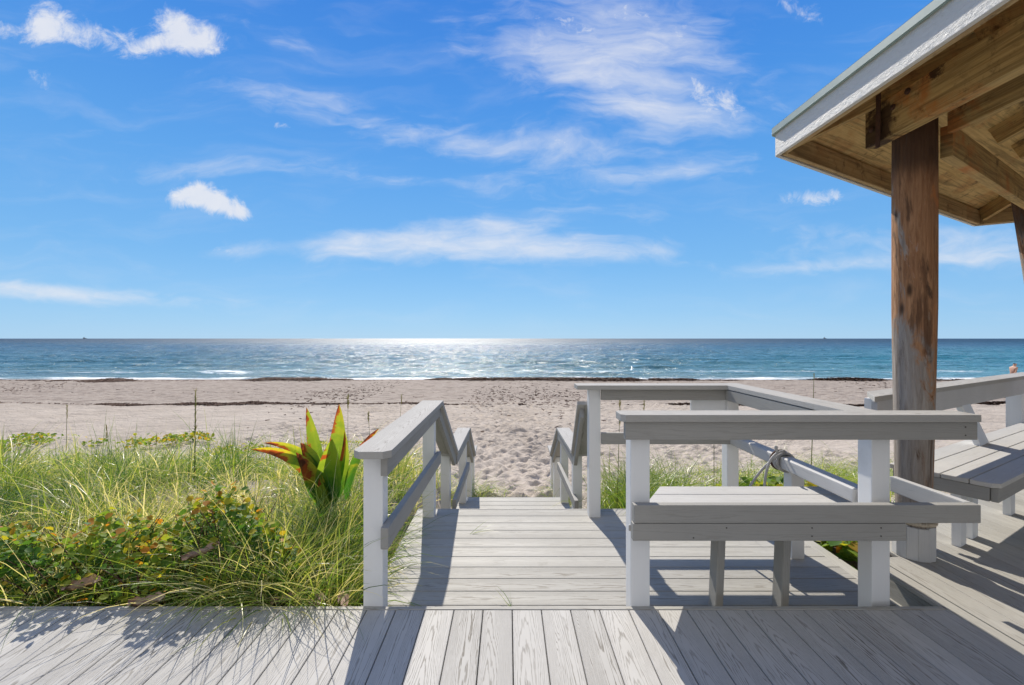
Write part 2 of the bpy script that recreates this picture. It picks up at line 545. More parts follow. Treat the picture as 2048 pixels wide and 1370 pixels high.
# debris scattered between the two wrack lines
deb = N.noise(N.map(g_, (1.4, 2.6, 1)), 1.0, 9, .78)
wx = N.m('ADD', y_, N.m('MULTIPLY', N.m('SUBTRACT', N.noise(N.map(g_, (.06, 0, 0)), 1.0, 3, .6), .5), 6.0))
zone = N.m('MULTIPLY', N.ss(wx, 19.5, 24.0), N.ss(wx, 42, 37))
b_ = N.mix(N.m('MULTIPLY', N.m('MULTIPLY', N.ss(deb, .48, .58), zone), .85), b_, (.13, .095, .075))
b_ = N.mix(N.m('MULTIPLY', zone, .48), b_, (.27, .22, .185))
deb2 = N.ss(N.noise(N.map(g_, (6, 6, 6)), 1.0, 8, .75), .68, .74)
b_ = N.mix(N.m('MULTIPLY', deb2, .5), b_, (.18, .13, .09))
wet = N.ss(y_, 36.3, 37.6)
b_ = N.mix(wet, b_, (.20, .155, .12))
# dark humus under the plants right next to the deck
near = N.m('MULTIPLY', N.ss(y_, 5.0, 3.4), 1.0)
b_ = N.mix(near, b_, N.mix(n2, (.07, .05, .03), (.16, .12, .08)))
lump2 = N.noise(N.map(g_, (1.5, 2.4, 1)), 1.0, 6, .66, .4)
hh = N.m('ADD', N.m('ADD', N.m('MULTIPLY', lump, .8), N.m('MULTIPLY', lump2, N.ss(y_, 9, 15, .3, 2.6))), N.m('ADD', N.m('MULTIPLY', n2, .25), N.m('MULTIPLY', n3, .02)))
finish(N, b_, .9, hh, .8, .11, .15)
MAT['sand'] = m_

# sea
m_, N = mat('sea_water')
g_ = N.n('ShaderNodeNewGeometry').outputs['Position']
x_, y_, z_ = N.sep(g_)
wob = N.m('MULTIPLY', N.m('SUBTRACT', N.noise(N.map(g_, (.035, .02, 0)), 1.0, 4, .6), .5), 26)
yy = N.m('ADD', y_, wob)
ly = N.m('LOGARITHM', N.m('MAXIMUM', yy, 10.0), 10.0)
body = N.ramp(N.lin(ly, 1.58, 3.3), [(0.0, (.18, .24, .22)), (.07, (.075, .165, .165)), (.20, (.026, .098, .120)), (.42, (.012, .055, .092)), (.75, (.009, .040, .072)), (1.0, (.009, .035, .068))])
patch = N.noise(N.map(g_, (.02, .055, 0)), 1.0, 5, .6, .4)
body = N.mix(N.m('MULTIPLY', N.ss(patch, .48, .68), .55), body, (.006, .045, .085))
east = N.m('MULTIPLY', N.ss(N.m('DIVIDE', x_, N.m('ADD', y_, 1.0)), .2, 1.1), N.ss(y_, 260, 60))
body = N.mix(N.m('MULTIPLY', east, .55), body, (.02, .20, .24))
# foam: swash and one or two broken crests
shore = N.m('ADD', y_, N.m('MULTIPLY', N.m('SUBTRACT', N.noise(N.map(g_, (.09, 0, 0)), 1.0, 4, .55), .5), 4.0))
fn = N.noise(N.map(g_, (.9, 1.3, 0)), 1.0, 7, .72, .5)
fs = N.noise(N.map(g_, (.10, .35, 0)), 1.0, 4, .6, .8)
f1 = N.m('MULTIPLY', N.ss(shore, 42.5, 38.0), .95)
f2 = N.m('MULTIPLY', N.m('MULTIPLY', N.ss(shore, 44, 46.5), N.ss(shore, 52, 47.5)), .62)
f3 = N.m('MULTIPLY', N.m('MULTIPLY', N.ss(shore, 58, 60), N.ss(shore, 66, 62)), .34)
fm = N.m('MAXIMUM', N.m('MAXIMUM', f1, f2), f3)
cap_ = N.noise(N.map(g_, (.12, .34, 0)), 1.0, 6, .68, .4)
caps = N.m('MULTIPLY', N.ss(cap_, .70, .75), N.ss(y_, 400, 60))
foam = N.ss(N.m('ADD', N.m('ADD', N.m('MULTIPLY', fm, .62), N.m('MULTIPLY', fn, .55)), N.m('MULTIPLY', N.m('SUBTRACT', fs, .5), .9)), .62, .86)
foam = N.m('MULTIPLY', foam, N.ss(fm, .02, .2))
foam = N.m('MAXIMUM', foam, N.m('MULTIPLY', caps, .6))
w1 = N.noise(N.map(g_, (.17, .42, 1)), 1.0, 4, .6, .6)
w2 = N.noise(N.map(g_, (.7, 1.15, 1)), 1.0, 4, .62, .5)
w3 = N.noise(N.map(g_, (3.2, 4.2, 1)), 1.0, 3, .6)
w4 = N.noise(N.map(g_, (.03, .06, 1)), 1.0, 3, .55)
hh = N.m('ADD', N.m('ADD', N.m('MULTIPLY', w1, 1.9), N.m('MULTIPLY', w2, .36)), N.m('ADD', N.m('MULTIPLY', w3, .11), N.m('MULTIPLY', w4, 1.8)))
col = N.mix(foam, body, (.85, .87, .87))
p = N.n('ShaderNodeBsdfPrincipled', None)
N.put(p.inputs['Base Color'], col)
# cat's-paws: ruffled patches of every size glitter, the smooth water between them does not
ruf = N.noise(N.map(g_, (.42, .16, 1)), 1.0, 12, .86)
ruf = N.m('MULTIPLY', N.m('MAXIMUM', N.ss(ruf, .43, .58), N.lin(ly, 1.95, 2.7)), N.lin(ly, 1.6, 2.9, .20, .43))
N.put(p.inputs['Roughness'], N.m('MAXIMUM', N.m('ADD', ruf, .07), N.m('MULTIPLY', foam, .7)))
p.inputs['IOR'].default_value = 1.333
bp = N.n('ShaderNodeBump', None, Strength=1.0, Distance=1.0, Height=hh)
N.put(p.inputs['Normal'], bp)
N.n('ShaderNodeOutputMaterial', None, Surface=p)
MAT['sea'] = m_


def leafmat(name, stops, trans=.45, rough=.4, spec=.5, attr='tint', gl=None):
    m_, N = mat(name)
    a = N.n('ShaderNodeAttribute', {'attribute_name': attr}).outputs['Fac']
    c = N.ramp(a, stops)
    p = N.n('ShaderNodeBsdfPrincipled', None)
    N.put(p.inputs['Base Color'], c)
    N.put(p.inputs['Roughness'], rough)
    N.put(p.inputs['Specular IOR Level'], spec)
    t = N.n('ShaderNodeBsdfTranslucent', None, Color=N.mix(1.0, c, (1.9, 1.75, .9), 'MULTIPLY'))
    mx = N.n('ShaderNodeMixShader', None, _0=trans, _1=p, _2=t)
    N.n('ShaderNodeOutputMaterial', None, Surface=mx)
    return m_


MAT['grass'] = leafmat('dune_grass_blade', [(0, (.035, .085, .016)), (.30, (.085, .17, .028)), (.52, (.22, .31, .045)), (.74, (.42, .41, .15)), (1, (.66, .60, .42))], .42, .36, .7)
MAT['leaf'] = leafmat('shrub_leaf', [(0, (.035, .095, .022)), (.35, (.07, .16, .03)), (.6, (.17, .26, .035)), (.8, (.36, .34, .03)), (1, (.42, .19, .03))], .42, .58, .25)
MAT['stalk'] = leafmat('seed_stalk', [(0, (.13, .17, .05)), (1, (.25, .21, .09))], .25, .6, .3)
MAT['dry'] = leafmat('dry_leaf', [(0, (.22, .11, .07)), (1, (.55, .42, .33))], .12, .6, .3)

m_, N = mat('seedling_leaf')
uvn = N.n('ShaderNodeUVMap', {'uv_map': 'grain'}).outputs[0]
u, v, _ = N.sep(uvn)
tnt = N.n('ShaderNodeAttribute', {'attribute_name': 'tint'}).outputs['Fac']
n1 = N.noise(N.map(uvn, (3, 4, 1)), 1.0, 5, .6, .5)
o_ = N.n('ShaderNodeTexCoord').outputs['Object']
n2 = N.noise(o_, 9, 5, .65, .6)
edge = N.m('ABSOLUTE', u)
grn = N.mix(N.ss(N.m('ADD', v, N.m('MULTIPLY', n2, .6)), .55, 1.15), (.045, .15, .02), (.25, .33, .03))
yel = N.ss(N.m('ADD', N.m('ADD', N.m('MULTIPLY', v, .55), N.m('MULTIPLY', n2, .9)), tnt), .84, 1.14)
c = N.mix(yel, grn, (.42, .36, .03))
rm = N.m('ADD', N.m('ADD', N.m('MULTIPLY', v, .74), N.m('MULTIPLY', u, .20)), N.m('ADD', N.m('MULTIPLY', N.m('ADD', N.m('MULTIPLY', n2, 2.0), -.45), .60), N.m('MULTIPLY', tnt, .5)))
c = N.mix(N.ss(rm, .97, 1.06), c, (.30, .065, .02))
c = N.mix(N.ss(rm, 1.12, 1.26), c, (.085, .022, .016))
rib = N.ss(N.m('SINE', N.m('MULTIPLY', u, 60.0)), .5, 1.0)
c = N.mix(N.m('MULTIPLY', rib, .18), c, (.03, .08, .01))
p = N.n('ShaderNodeBsdfPrincipled', None)
N.put(p.inputs['Base Color'], c)
p.inputs['Roughness'].default_value = .35
N.put(p.inputs['Normal'], N.n('ShaderNodeBump', None, Strength=.5, Distance=.004, Height=N.m('SINE', N.m('MULTIPLY', u, 60.0))))
t = N.n('ShaderNodeBsdfTranslucent', None, Color=N.mix(1.0, c, (2.0, 1.8, 1.0), 'MULTIPLY'))
mx = N.n('ShaderNodeMixShader', None, _0=.5, _1=p, _2=t)
N.n('ShaderNodeOutputMaterial', None, Surface=mx)
MAT['seedling'] = m_

m_, N = mat('seaweed')
o_ = N.n('ShaderNodeTexCoord').outputs['Object']
finish(N, N.mix(N.noise(o_, 3, 5, .7), (.06, .034, .026), (.16, .10, .07)), .9, N.noise(o_, 20, 4), .6, .02, .2)
MAT['weed'] = m_


def plain(name, c, r=.6, n=0.1, sc=30):
    m_, N = mat(name)
    o_ = N.n('ShaderNodeTexCoord').outputs['Object']
    finish(N, N.mix(N.noise(o_, sc, 3), c, tuple(max(0, k * (1 - n * 2)) for k in c)), r)
    return m_


MAT['skin'] = plain('skin', (.55, .30, .20))
MAT['hair'] = plain('dark_hair', (.02, .014, .012))
MAT['shorts'] = plain('printed_shorts', (.30, .28, .27), .8, .35, 14)
MAT['ship'] = plain('ship_paint', (.12, .13, .15))

# ------------------------------------------------------------------ ground
def vnoise(x, y, seed=0):
    """smooth 2-D value noise in numpy, range 0..1"""
    xi = np.floor(x).astype(np.int64)
    yi = np.floor(y).astype(np.int64)
    xf, yf = x - xi, y - yi
    xf = xf * xf * (3 - 2 * xf)
    yf = yf * yf * (3 - 2 * yf)

    def h(a, b):
        n = (a * 374761393 + b * 668265263 + seed * 974634777) & 0xffffffff
        n = ((n ^ (n >> 13)) * 1274126177) & 0xffffffff
        return ((n ^ (n >> 16)) & 0xffff) / 65535.0
    return (h(xi, yi) * (1 - xf) + h(xi + 1, yi) * xf) * (1 - yf) + (h(xi, yi + 1) * (1 - xf) + h(xi + 1, yi + 1) * xf) * yf


def fbm(x, y, s, o=4, seed=0):
    v, a, t = 0, .5, 0
    for k in range(o):
        v = v + a * vnoise(x * s, y * s, seed + k * 17)
        t += a
        s *= 2.03
        a *= .5
    return v / t


PY = [-60, 1.5, 2.4, 4.2, 5.5, 7.0, 8.0, 10, 15, 22, 30, 36, 37.5, 40, 50, 90]
PZ = [-.5, -.42, -.42, -.46, -.72, -1.16, -1.36, -1.50, -1.62, -1.76, -1.93, -2.00, -2.07, -2.22, -2.9, -5]


def ground_z(x, y):
    x = np.asarray(x, float)
    y = np.asarray(y, float)
    z = np.interp(y, PY, PZ)
    # dune shoulder on both sides of the path
    left = np.clip((-.82 - x) / .35, 0, 1) * np.interp(y, [1.0, 2.0, 3.0, 5.0, 7.5, 10.5, 13], [.0, .22, .25, .36, .28, .06, 0])
    right = np.clip((x - 1.05) / 1.6, 0, 1) * np.interp(y, [4.0, 5.0, 7.5, 10.5, 13], [.0, .16, .22, .06, 0])
    z = z + (left + right) * (0.9 + .7 * (fbm(x, y, .35, 3, 5) - .5))
    # path trough between the rails
    z = z + (fbm(x, y, .5, 3, 9) - .5) * np.interp(y, [2, 5, 9, 34, 37], [.05, .10, .16, .16, .05])
    z = z + (fbm(x, y, 1.7, 3, 21) - .5) * np.interp(y, [2, 5, 8, 30, 37], [.02, .05, .08, .07, .0])
    # the sand is dug out under the steps and the small landing
    c = np.clip((1.12 - np.abs(x - .05)) / .22, 0, 1) * ((y > 3.9) & (y < 7.2))
    dug = np.interp(y, [3.9, 4.3, 6.2, 7.0, 7.2], [-.75, -1.02, -1.08, -1.34, -1.30])
    return z * (1 - c) + np.minimum(z, dug) * c


def axis(parts):
    out = []
    for a, b, st in parts:
        out.append(np.arange(a, b, st))
    return np.unique(np.round(np.concatenate(out), 4))


xs = axis([(-3000, -400, 400), (-400, -60, 20), (-60, -20, 1.6), (-20, -8, .25), (-8, 9, .055), (9, 24, .25), (24, 62, 1.6), (62, 400, 20), (400, 3001, 400)])
ys = axis([(-80, 2, 4), (2, 6, .1), (6, 15, .05), (15, 24, .11), (24, 40, .25), (40, 90.1, 5)])
X, Y = np.meshgrid(xs, ys)
Z = ground_z(X, Y)
# footprints and pits
prints = []
for k in range(7500):
    yy_ = 6.6 + 15 * rng.random() ** 1.3
    xx_ = rng.uniform(-1.0, 1.0) * 8 + .2 if rng.random() < .8 else rng.normal(.2, .8)
    prints.append((xx_, yy_, rng.uniform(.06, .13), rng.uniform(.012, .036), rng.uniform(0, math.pi)))
ix = np.searchsorted(xs, [-8, 9])
for (px, py, r, dep, an) in prints:
    i0, i1 = np.searchsorted(xs, [px - r * 3, px + r * 3])
    j0, j1 = np.searchsorted(ys, [py - r * 3, py + r * 3])
    if i1 <= i0 or j1 <= j0: continue
    sx, sy = X[j0:j1, i0:i1] - px, Y[j0:j1, i0:i1] - py
    a = (sx * math.cos(an) + sy * math.sin(an)) / (r * 1.5)
    b = (-sx * math.sin(an) + sy * math.cos(an)) / r
    q = a * a + b * b
    Z[j0:j1, i0:i1] += dep * (-np.exp(-q * 1.6) + .55 * np.exp(-(np.sqrt(q) - 1.35) ** 2 * 5))
nx, ny = len(xs), len(ys)
verts = np.stack([X.ravel(), Y.ravel(), Z.ravel()], 1)
ii = np.arange(nx * ny).reshape(ny, nx)
faces = np.stack([ii[:-1, :-1], ii[:-1, 1:], ii[1:, 1:], ii[1:, :-1]], -1).reshape(-1)
me = mesh_np(verts, faces, 4)
me.polygons.foreach_set('use_smooth', np.ones(len(me.polygons), bool))
link('beach', me, MAT['sand'])['kind'] = 'structure'

# sea: modelled swell near the shore, one sheet out to the horizon
SEA = -2.10
xs = axis([(-30000, -2000, 2000), (-2000, -300, 100), (-300, -90, 6), (-90, 110, .8), (110, 320, 6), (320, 2000, 100), (2000, 30001, 2000)])
ys = axis([(34, 90, .4), (90, 220, 2.2), (220, 600, 20), (600, 3000, 200), (3000, 40001, 3000)])
X, Y = np.meshgrid(xs, ys)
amp = np.interp(Y, [34, 38, 44, 60, 120, 220, 260], [0, .02, .16, .30, .30, .18, 0])
ph = Y + 5.5 * (fbm(X, Y, .03, 3, 3) - .5) * 2
sw = np.sin(ph * 2 * math.pi / 9.5) * .5 + np.sin(ph * 2 * math.pi / 5.3 + 1.3 + 4 * fbm(X, Y, .05, 2, 8)) * .3
sw = np.sign(sw) * np.abs(sw) ** 1.0
loc = fbm(X, Y, .08, 3, 31)
Z = SEA + amp * (sw * (0.3 + 1.4 * np.clip(loc - .25, 0, 1)) + (fbm(X, Y, .5, 3, 4) - .5) * 1.1)
nx, ny = len(xs), len(ys)
verts = np.stack([X.ravel(), Y.ravel(), Z.ravel()], 1)
ii = np.arange(nx * ny).reshape(ny, nx)
faces = np.stack([ii[:-1, :-1], ii[:-1, 1:], ii[1:, 1:], ii[1:, :-1]], -1).reshape(-1)
me = mesh_np(verts, faces, 4)
me.polygons.foreach_set('use_smooth', np.ones(len(me.polygons), bool))
link('sea', me, MAT['sea'])['kind'] = 'structure'

# seaweed wrack lines: thin ragged ridges of weed lying on the sand
def wrack(name, label, y0, amp_, wid, hgt, dens, seed, x0=-60, x1=75, size=1.0):
    r = np.random.default_rng(seed)
    n = int((x1 - x0) * dens)
    x = r.uniform(x0, x1, n)
    yc = y0 + amp_ * (fbm(x, x * 0 + 3, .07, 4, seed) - .5) * 2
    thick = np.clip((fbm(x, x * 0, .22, 5, seed + 9) - .40) * 4.5, .015, 1)
    keep = r.random(n) < thick
    x, yc, thick = x[keep], yc[keep], thick[keep]
    n = len(x)
    y = yc + r.normal(0, wid, n) * (.4 + thick)
    z = ground_z(x, y) + r.uniform(-.01, hgt, n) * thick
    a = r.uniform(0, math.pi, n)
    L = r.uniform(.02, .10, n) * size
    Wd = r.uniform(.008, .03, n) * size
    dx, dy_ = np.cos(a) * L, np.sin(a) * L
    ex, ey = -np.sin(a) * Wd, np.cos(a) * Wd
    t = r.uniform(-.02, .03, n)
    P = np.stack([np.stack([x - dx - ex, y - dy_ - ey, z], 1), np.stack([x + dx - ex, y + dy_ - ey, z + t], 1),
                  np.stack([x + dx + ex, y + dy_ + ey, z + .02 + t], 1), np.stack([x - dx + ex, y - dy_ + ey, z + .03], 1)], 1).reshape(-1, 3)
    me = mesh_np(P, np.arange(len(P)), 4)
    o = link(name, me, MAT['weed'])
    tag(o, label, 'seaweed', None, 'stuff')


wrack('seaweed', 'dark line of seaweed along the water edge at the foot of the surf', 36.1, 1.7, .48, .17, 620, 5, size=1.5)
wrack('seaweed', 'thin dark line of dried seaweed crossing the middle of the beach', 21.3, .9, .085, .04, 420, 8, -40, 45)
wrack('seaweed', 'scattered dark scraps of seaweed between the two weed lines', 27.0, 5.0, 3.2, .02, 120, 12, -50, 60)

# ------------------------------------------------------------------ decks
BW, GAP = .1395, .0041
PITCH = .1436
T = .025
mb = MB()
for i in range(-42, 18):
    x0 = .021 + i * PITCH
    if x0 + PITCH > 2.22: break
    mb.board((x0 + PITCH / 2, -2.2, -T / 2), (x0 + PITCH / 2, 2.232, -T / 2), BW, T, (1, 0, 0), .0025)
dk = mb.build('deck', MAT['deck'])
tag(dk, kind='structure')
# the border board that closes the board ends, and the fascia under it
mb = MB()
mb.board((-6.2, 2.2500, -.012), (2.175, 2.2500, -.012), .028, T, (0, 1, 0), .003)
mb.board((-6.2, 2.249, -.13), (2.175, 2.249, -.13), .2, .024, (0, 0, 1), .003)
mb.board((-6.2, .8, -.2), (2.15, .8, -.2), .14, .04, (0, 0, 1), .003)
mb.board((-6.2, -1, -.2), (2.15, -1, -.2), .14, .04, (0, 0, 1), .003)
tag(mb.build('deck_border', MAT['deck2']), kind='structure')

# lower landing
LZ = -.175
mb = MB()
Y0 = 905 * 1.514 / 505.3          # seam measured in the photo
n0 = -3
for k in range(n0, 9):
    ya = Y0 + k * PITCH
    mb.board((-.80, ya + PITCH / 2, LZ - T / 2), (2.20, ya + PITCH / 2, LZ - T / 2), BW, T, (0, 1, 0), .0025)
YE = Y0 + 9 * PITCH
mb.board((2.243, 2.27, LZ - T / 2), (2.243, YE, LZ - T / 2), .083, T, (1, 0, 0), .0025)
mb.board((-.80, YE + .014, LZ - .085), (2.28, YE + .014, LZ - .085), .168, .024, (0, 0, 1), .003)
mb.board((-.80, 2.3, LZ - .10), (-.80, YE, LZ - .10), .15, .03, (0, 0, 1), .003)
mb.board((2.27, 2.3, LZ - .10), (2.27, YE, LZ - .10), .15, .03, (0, 0, 1), .003)
tag(mb.build('landing', MAT['deck2']), kind='structure')

# gazebo floor (hexagon side runs at 30 degrees)
E30 = Vector((math.cos(R(30)), math.sin(R(30)), 0))
N30 = Vector((-math.sin(R(30)), math.cos(R(30)), 0))
mb = MB()
gx0 = 2.255
PILE1 = Vector((2.50, 2.80, 0))
def far_y(x):
    return 2.78 + max(0, (x - 2.30)) * .577 + .18 if x > 2.40 else 2.66 + (x - 2.25) * 1.5
k = 0
x = gx0
while x < 8.2:
    xc = x + PITCH / 2
    yf = min(far_y(xc), 5.2 + 99) if xc < 5.3 else far_y(5.3) - (xc - 5.3) * .577
    mb.board((xc, -2.2, -T / 2), (xc, yf, -T / 2), BW, T, (1, 0, 0), .0025, cut1=-.577 if 2.4 < xc < 5.3 else (.577 if xc >= 5.3 else 0))
    x += PITCH
gf = mb.build('gazebo_floor', MAT['deck2'])
tag(gf, kind='structure')
mb = MB()
mb.board((2.205, -2.2, -.012), (2.205, 2.66, -.012), .082, T, (1, 0, 0), .003)
mb.board((2.240, 2.262, -.125), (2.240, 2.70, -.125), .20, .022, (0, 0, 1), .003)
pts = [(2.25, 2.68), (2.42, 2.99)]
a_, b_ = Vector((2.42, 2.99, 0)), Vector((2.42, 2.99, 0)) + E30 * 3.35
mb.board((a_.x, a_.y + .02, -.10), (b_.x, b_.y + .02, -.10), .2, .024, (0, 0, 1), .003)
mb.board((2.25, 2.68, -.10), (2.42, 3.0, -.10), .2, .024, (0, 0, 1), .003)
tag(mb.build('gazebo_floor_edge', MAT['deck2']), kind='structure')

# ------------------------------------------------------------------ stairs down to the beach
L2 = -.826
mb = MB()
def treads(parent, y0, z0, n, rise, run):
    for k in range(n):
        z = z0 - rise * (k + 1)
        y = y0 + run * k
        t_ = MB()
        t_.board((-.62, y + run * .25, z - .012), (.66, y + run * .25, z - .012), run * .49, T, (0, 1, 0), .003)
        t_.board((-.62, y + run * .75, z - .012), (.66, y + run * .75, z - .012), run * .49, T, (0, 1, 0), .003)
        t_.build('tread', MAT['deck2'], parent)
    for sx in (-.64, .68):
        s_ = MB()
        s_.board((sx, y0 - .02, z0 - .16), (sx, y0 + run * n, z0 - rise * n - .16), .2, .038, (0, 0, 1), .003)
        s_.build('stringer', MAT['rail'], parent)


st1 = empty('stair_flight', 'short flight of grey steps from the large landing down to the small one', 'stairs', (0, YE, LZ))
treads(st1, YE + .03, LZ, 3, .163, .255)
st2 = empty('stair_flight', 'last flight of grey steps from the small landing down to the sand', 'stairs', (0, 6.15, L2))
treads(st2, 6.14, L2, 3, .16, .27)
mb = MB()
for k in range(10):
    ya = 4.72 + k * PITCH
    mb.board((-.70, ya + PITCH / 2, L2 - T / 2), (.80, ya + PITCH / 2, L2 - T / 2), BW, T, (0, 1, 0), .0025)
YL = 4.72 + 10 * PITCH
mb.board((-.70, YL + .012, L2 - .085), (.80, YL + .012, L2 - .085), .168, .022, (0, 0, 1), .003)
tag(mb.build('small_landing', MAT['deck2']), kind='structure')

# ------------------------------------------------------------------ railings
def post(parent, x, y, z0, z1, w=.098, rot=0, bev=.006, name='post', d=None):
    b = MB()
    c, s_ = math.cos(R(rot)), math.sin(R(rot))
    b.board((x, y, z0), (x, y, z1), w, d or w, (c, s_, 0), bev, 2)
    return b.build(name, MAT['white'], parent)


def cap(parent, p0, p1, w, t=.038, c0=0, c1=0, name='cap_rail', m='cap'):
    """flat cap board whose two ends have clipped corners"""
    p0, p1 = Vector(p0), Vector(p1)
    ax = p1 - p0
    L = ax.length
    ax.normalize()
    side = Vector((0, 0, 1)).cross(ax).normalized()
    up = ax.cross(side)
    b = bmesh.new()
    pl = []
    h = w / 2
    def corner(l, s, clip, inward):
        if clip: return [(l, s * (h - clip)), (l + inward * clip, s * h)]
        return [(l, s * h)]
    pl += corner(0, -1, c0, 1)[::-1] if False else []
    P = []
    a = corner(0, -1, c0, 1); P += a[::1]
    bq = corner(L, -1, c1, -1); P += bq[::-1]
    cq = corner(L, 1, c1, -1); P += cq
    dq = corner(0, 1, c0, 1); P += dq[::-1]
    lo = [b.verts.new((x, y, -t)) for x, y in P]
    hi = [b.verts.new((x, y, 0)) for x, y in P]
    b.faces.new(lo[::-1])
    b.faces.new(hi)
    for i in range(len(P)):
        b.faces.new((lo[i], lo[(i + 1) % len(P)], hi[(i + 1) % len(P)], hi[i]))
    bmesh.ops.recalc_face_normals(b, faces=b.faces)
    mbx = MB()
    mbx._finish(b, p0, ax, side, up, .004, 2)
    return mbx.build(name, MAT[m], parent)


def rail(parent, p0, p1, h, t, name='apron_board', bev=.004, m='rail', side=(0, 0, 1), seg=2, screws=None):
    b = MB()
    b.board(p0, p1, h, t, side, bev, seg)
    return b.build(name, MAT[m], parent)


def screws(parent, pts, nrm=(0, -1, 0), r=.0035):
    for p in pts:
        me = tube_mesh([Vector(p), Vector(p) + Vector(nrm) * .0015], r, 8)
        link('screw', me, MAT['screw'], parent)


def stair_rail(sgn, xo, label):
    """sgn -1 left of the walkway, +1 right of it. xo: post centre line"""
    t = empty('stair_railing', label, 'railing', (xo, 2.3, 0))
    ins = -sgn                       # towards the walkway
    xi = xo + ins * .068
    cc = xo + ins * .018             # cap centre
    cw = .185
    x4 = -.60 if sgn < 0 else .745
    zt = .797
    if sgn < 0:
        post(t, xo, 2.312, -.40, zt - .04)
        post(t, xo, 3.88, LZ - .1, zt - .04)
        cap(t, (cc, 2.165, zt), (cc, 3.97, zt), cw, .036, .035, 0)
        rail(t, (xi, 2.215, zt - .085), (xi, 3.93, zt - .085), .095, .034)
        rail(t, (xi + .004, 2.205, .362), (xi + .004, 3.945, .305), .106, .040, 'hand_rail', .010)
    # sloping part beside flight 1
    cap(t, (cc, 3.95, zt - .006), (x4 - ins * .01, 4.76, .150), cw, .036)
    rail(t, (xi, 3.96, zt - .10), (x4 + ins * .04, 4.74, .060), .11, .034)
    post(t, xo + .015, 4.80, L2, .165)
    zt2 = .146
    cap(t, (x4 - ins * .01, 4.72, zt2), (x4 + ins * .01, 6.06, zt2), .17, .036)
    rail(t, (x4 + ins * .05, 4.76, zt2 - .085), (x4 + ins * .07, 6.04, zt2 - .085), .095, .034)
    rail(t, (x4 + ins * .055, 4.58 if sgn < 0 else 4.55, -.34), (x4 + ins * .07, 6.05, -.36), .10, .04, 'hand_rail', .008)
    post(t, x4, 5.99, L2, zt2 - .04)
    cap(t, (x4 + ins * .02, 6.05, zt2 - .005), (x4 + ins * .03, 6.90, -.42), .165, .036)
    rail(t, (x4 + ins * .05, 6.06, zt2 - .09), (x4 + ins * .06, 6.88, -.50), .10, .034)
    post(t, x4, 6.90, -1.45, -.46)
    cap(t, (x4 + ins * .02, 6.86, -.42), (x4 + ins * .02, 7.45, -.42), .15, .036)
    post(t, x4, 7.40, -1.5, -.46)
    return t


stair_rail(-1, -.675, 'left stair railing with white posts, nearest post standing at the deck edge')
stair_rail(1, .715, 'right stair railing stepping down to the sand past the tall white post')

# corner railing round the right part of the landing: tall post, back rail, side rail
t = empty('corner_railing', 'L shaped railing at the right back of the landing with a rope tied on', 'railing', (1.3, 3.85, LZ))
post(t, .735, 3.88, LZ - .1, .912)
post(t, 1.905, 3.88, LZ - .1, .912)
cap(t, (.575, 3.845, .95), (1.83, 3.845, .95), .19, .036)
rail(t, (.785, 3.815, .865), (1.86, 3.815, .865), .088, .036)
rail(t, (.785, 3.815, .498), (1.90, 3.815, .498), .095, .036, 'mid_rail')
# splice board beside the corner post
rail(t, (1.56, 3.865, .70), (1.855, 3.865, .70), .24, .03, 'splice_board', m='white')
cap(t, (1.905, 3.94, .951), (1.905, 2.40, .951), .175, .036)
rail(t, (1.835, 3.79, .866), (1.835, 2.45, .866), .088, .030)
b = MB()
b.board((1.905, 3.80, .49), (1.905, 2.44, .49), .082, .085, (0, 0, 1), .018, 3)
b.build('mid_rail', MAT['pale'], t)
post(t, 1.99, 3.15, LZ, .448, .09)

# rope tied round the mid rail
rp = empty('rope', 'grey rope knotted round the side rail of the landing with two loose ends', 'rope', (1.905, 3.09, .5))
def cpt(px, py, y): return Vector(((px - CX) / F * y, y, EYE - (py - CY) / F * y))
c0 = Vector((1.905, 3.10, .49))
for q in range(3):
    ring = [c0 + Vector((math.cos(a) * .060, q * .022 + .008 * math.sin(a), math.sin(a) * .060)) for a in np.linspace(0, 2 * math.pi, 22)]
    link('coil', tube_mesh(ring, .0095, 8, False), MAT['hose'], rp)
def bez(ps, n=18):
    out = []
    for i in range(n + 1):
        s_ = i / n
        q = [Vector(p) for p in ps]
        while len(q) > 1:
            q = [q[j].lerp(q[j + 1], s_) for j in range(len(q) - 1)]
        out.append(q[0])
    return out
link('strand', tube_mesh(bez([cpt(1568, 902, 3.07), cpt(1535, 905, 3.02), cpt(1526, 945, 3.02), cpt(1527, 985, 3.04), cpt(1530, 1075, 3.0)]), .0085, 8), MAT['hose'], rp)
link('strand', tube_mesh(bez([cpt(1570, 905, 3.10), cpt(1535, 915, 3.06), cpt(1500, 968, 3.1), cpt(1480, 985, 3.1), cpt(1478, 1075, 3.12)]), .0085, 8), MAT['hose'], rp)
link('strand', tube_mesh(bez([cpt(1556, 906, 3.05), cpt(1550, 896, 3.04), cpt(1553, 892, 3.04)], 6), .010, 8), MAT['hose'], rp)
ring = [c0 + Vector((math.cos(a) * .062, .068, math.sin(a) * .062)) for a in np.linspace(0, 2 * math.pi, 22)]
link('rusty_band', tube_mesh(ring, .012, 6, False), MAT['rust'], rp)

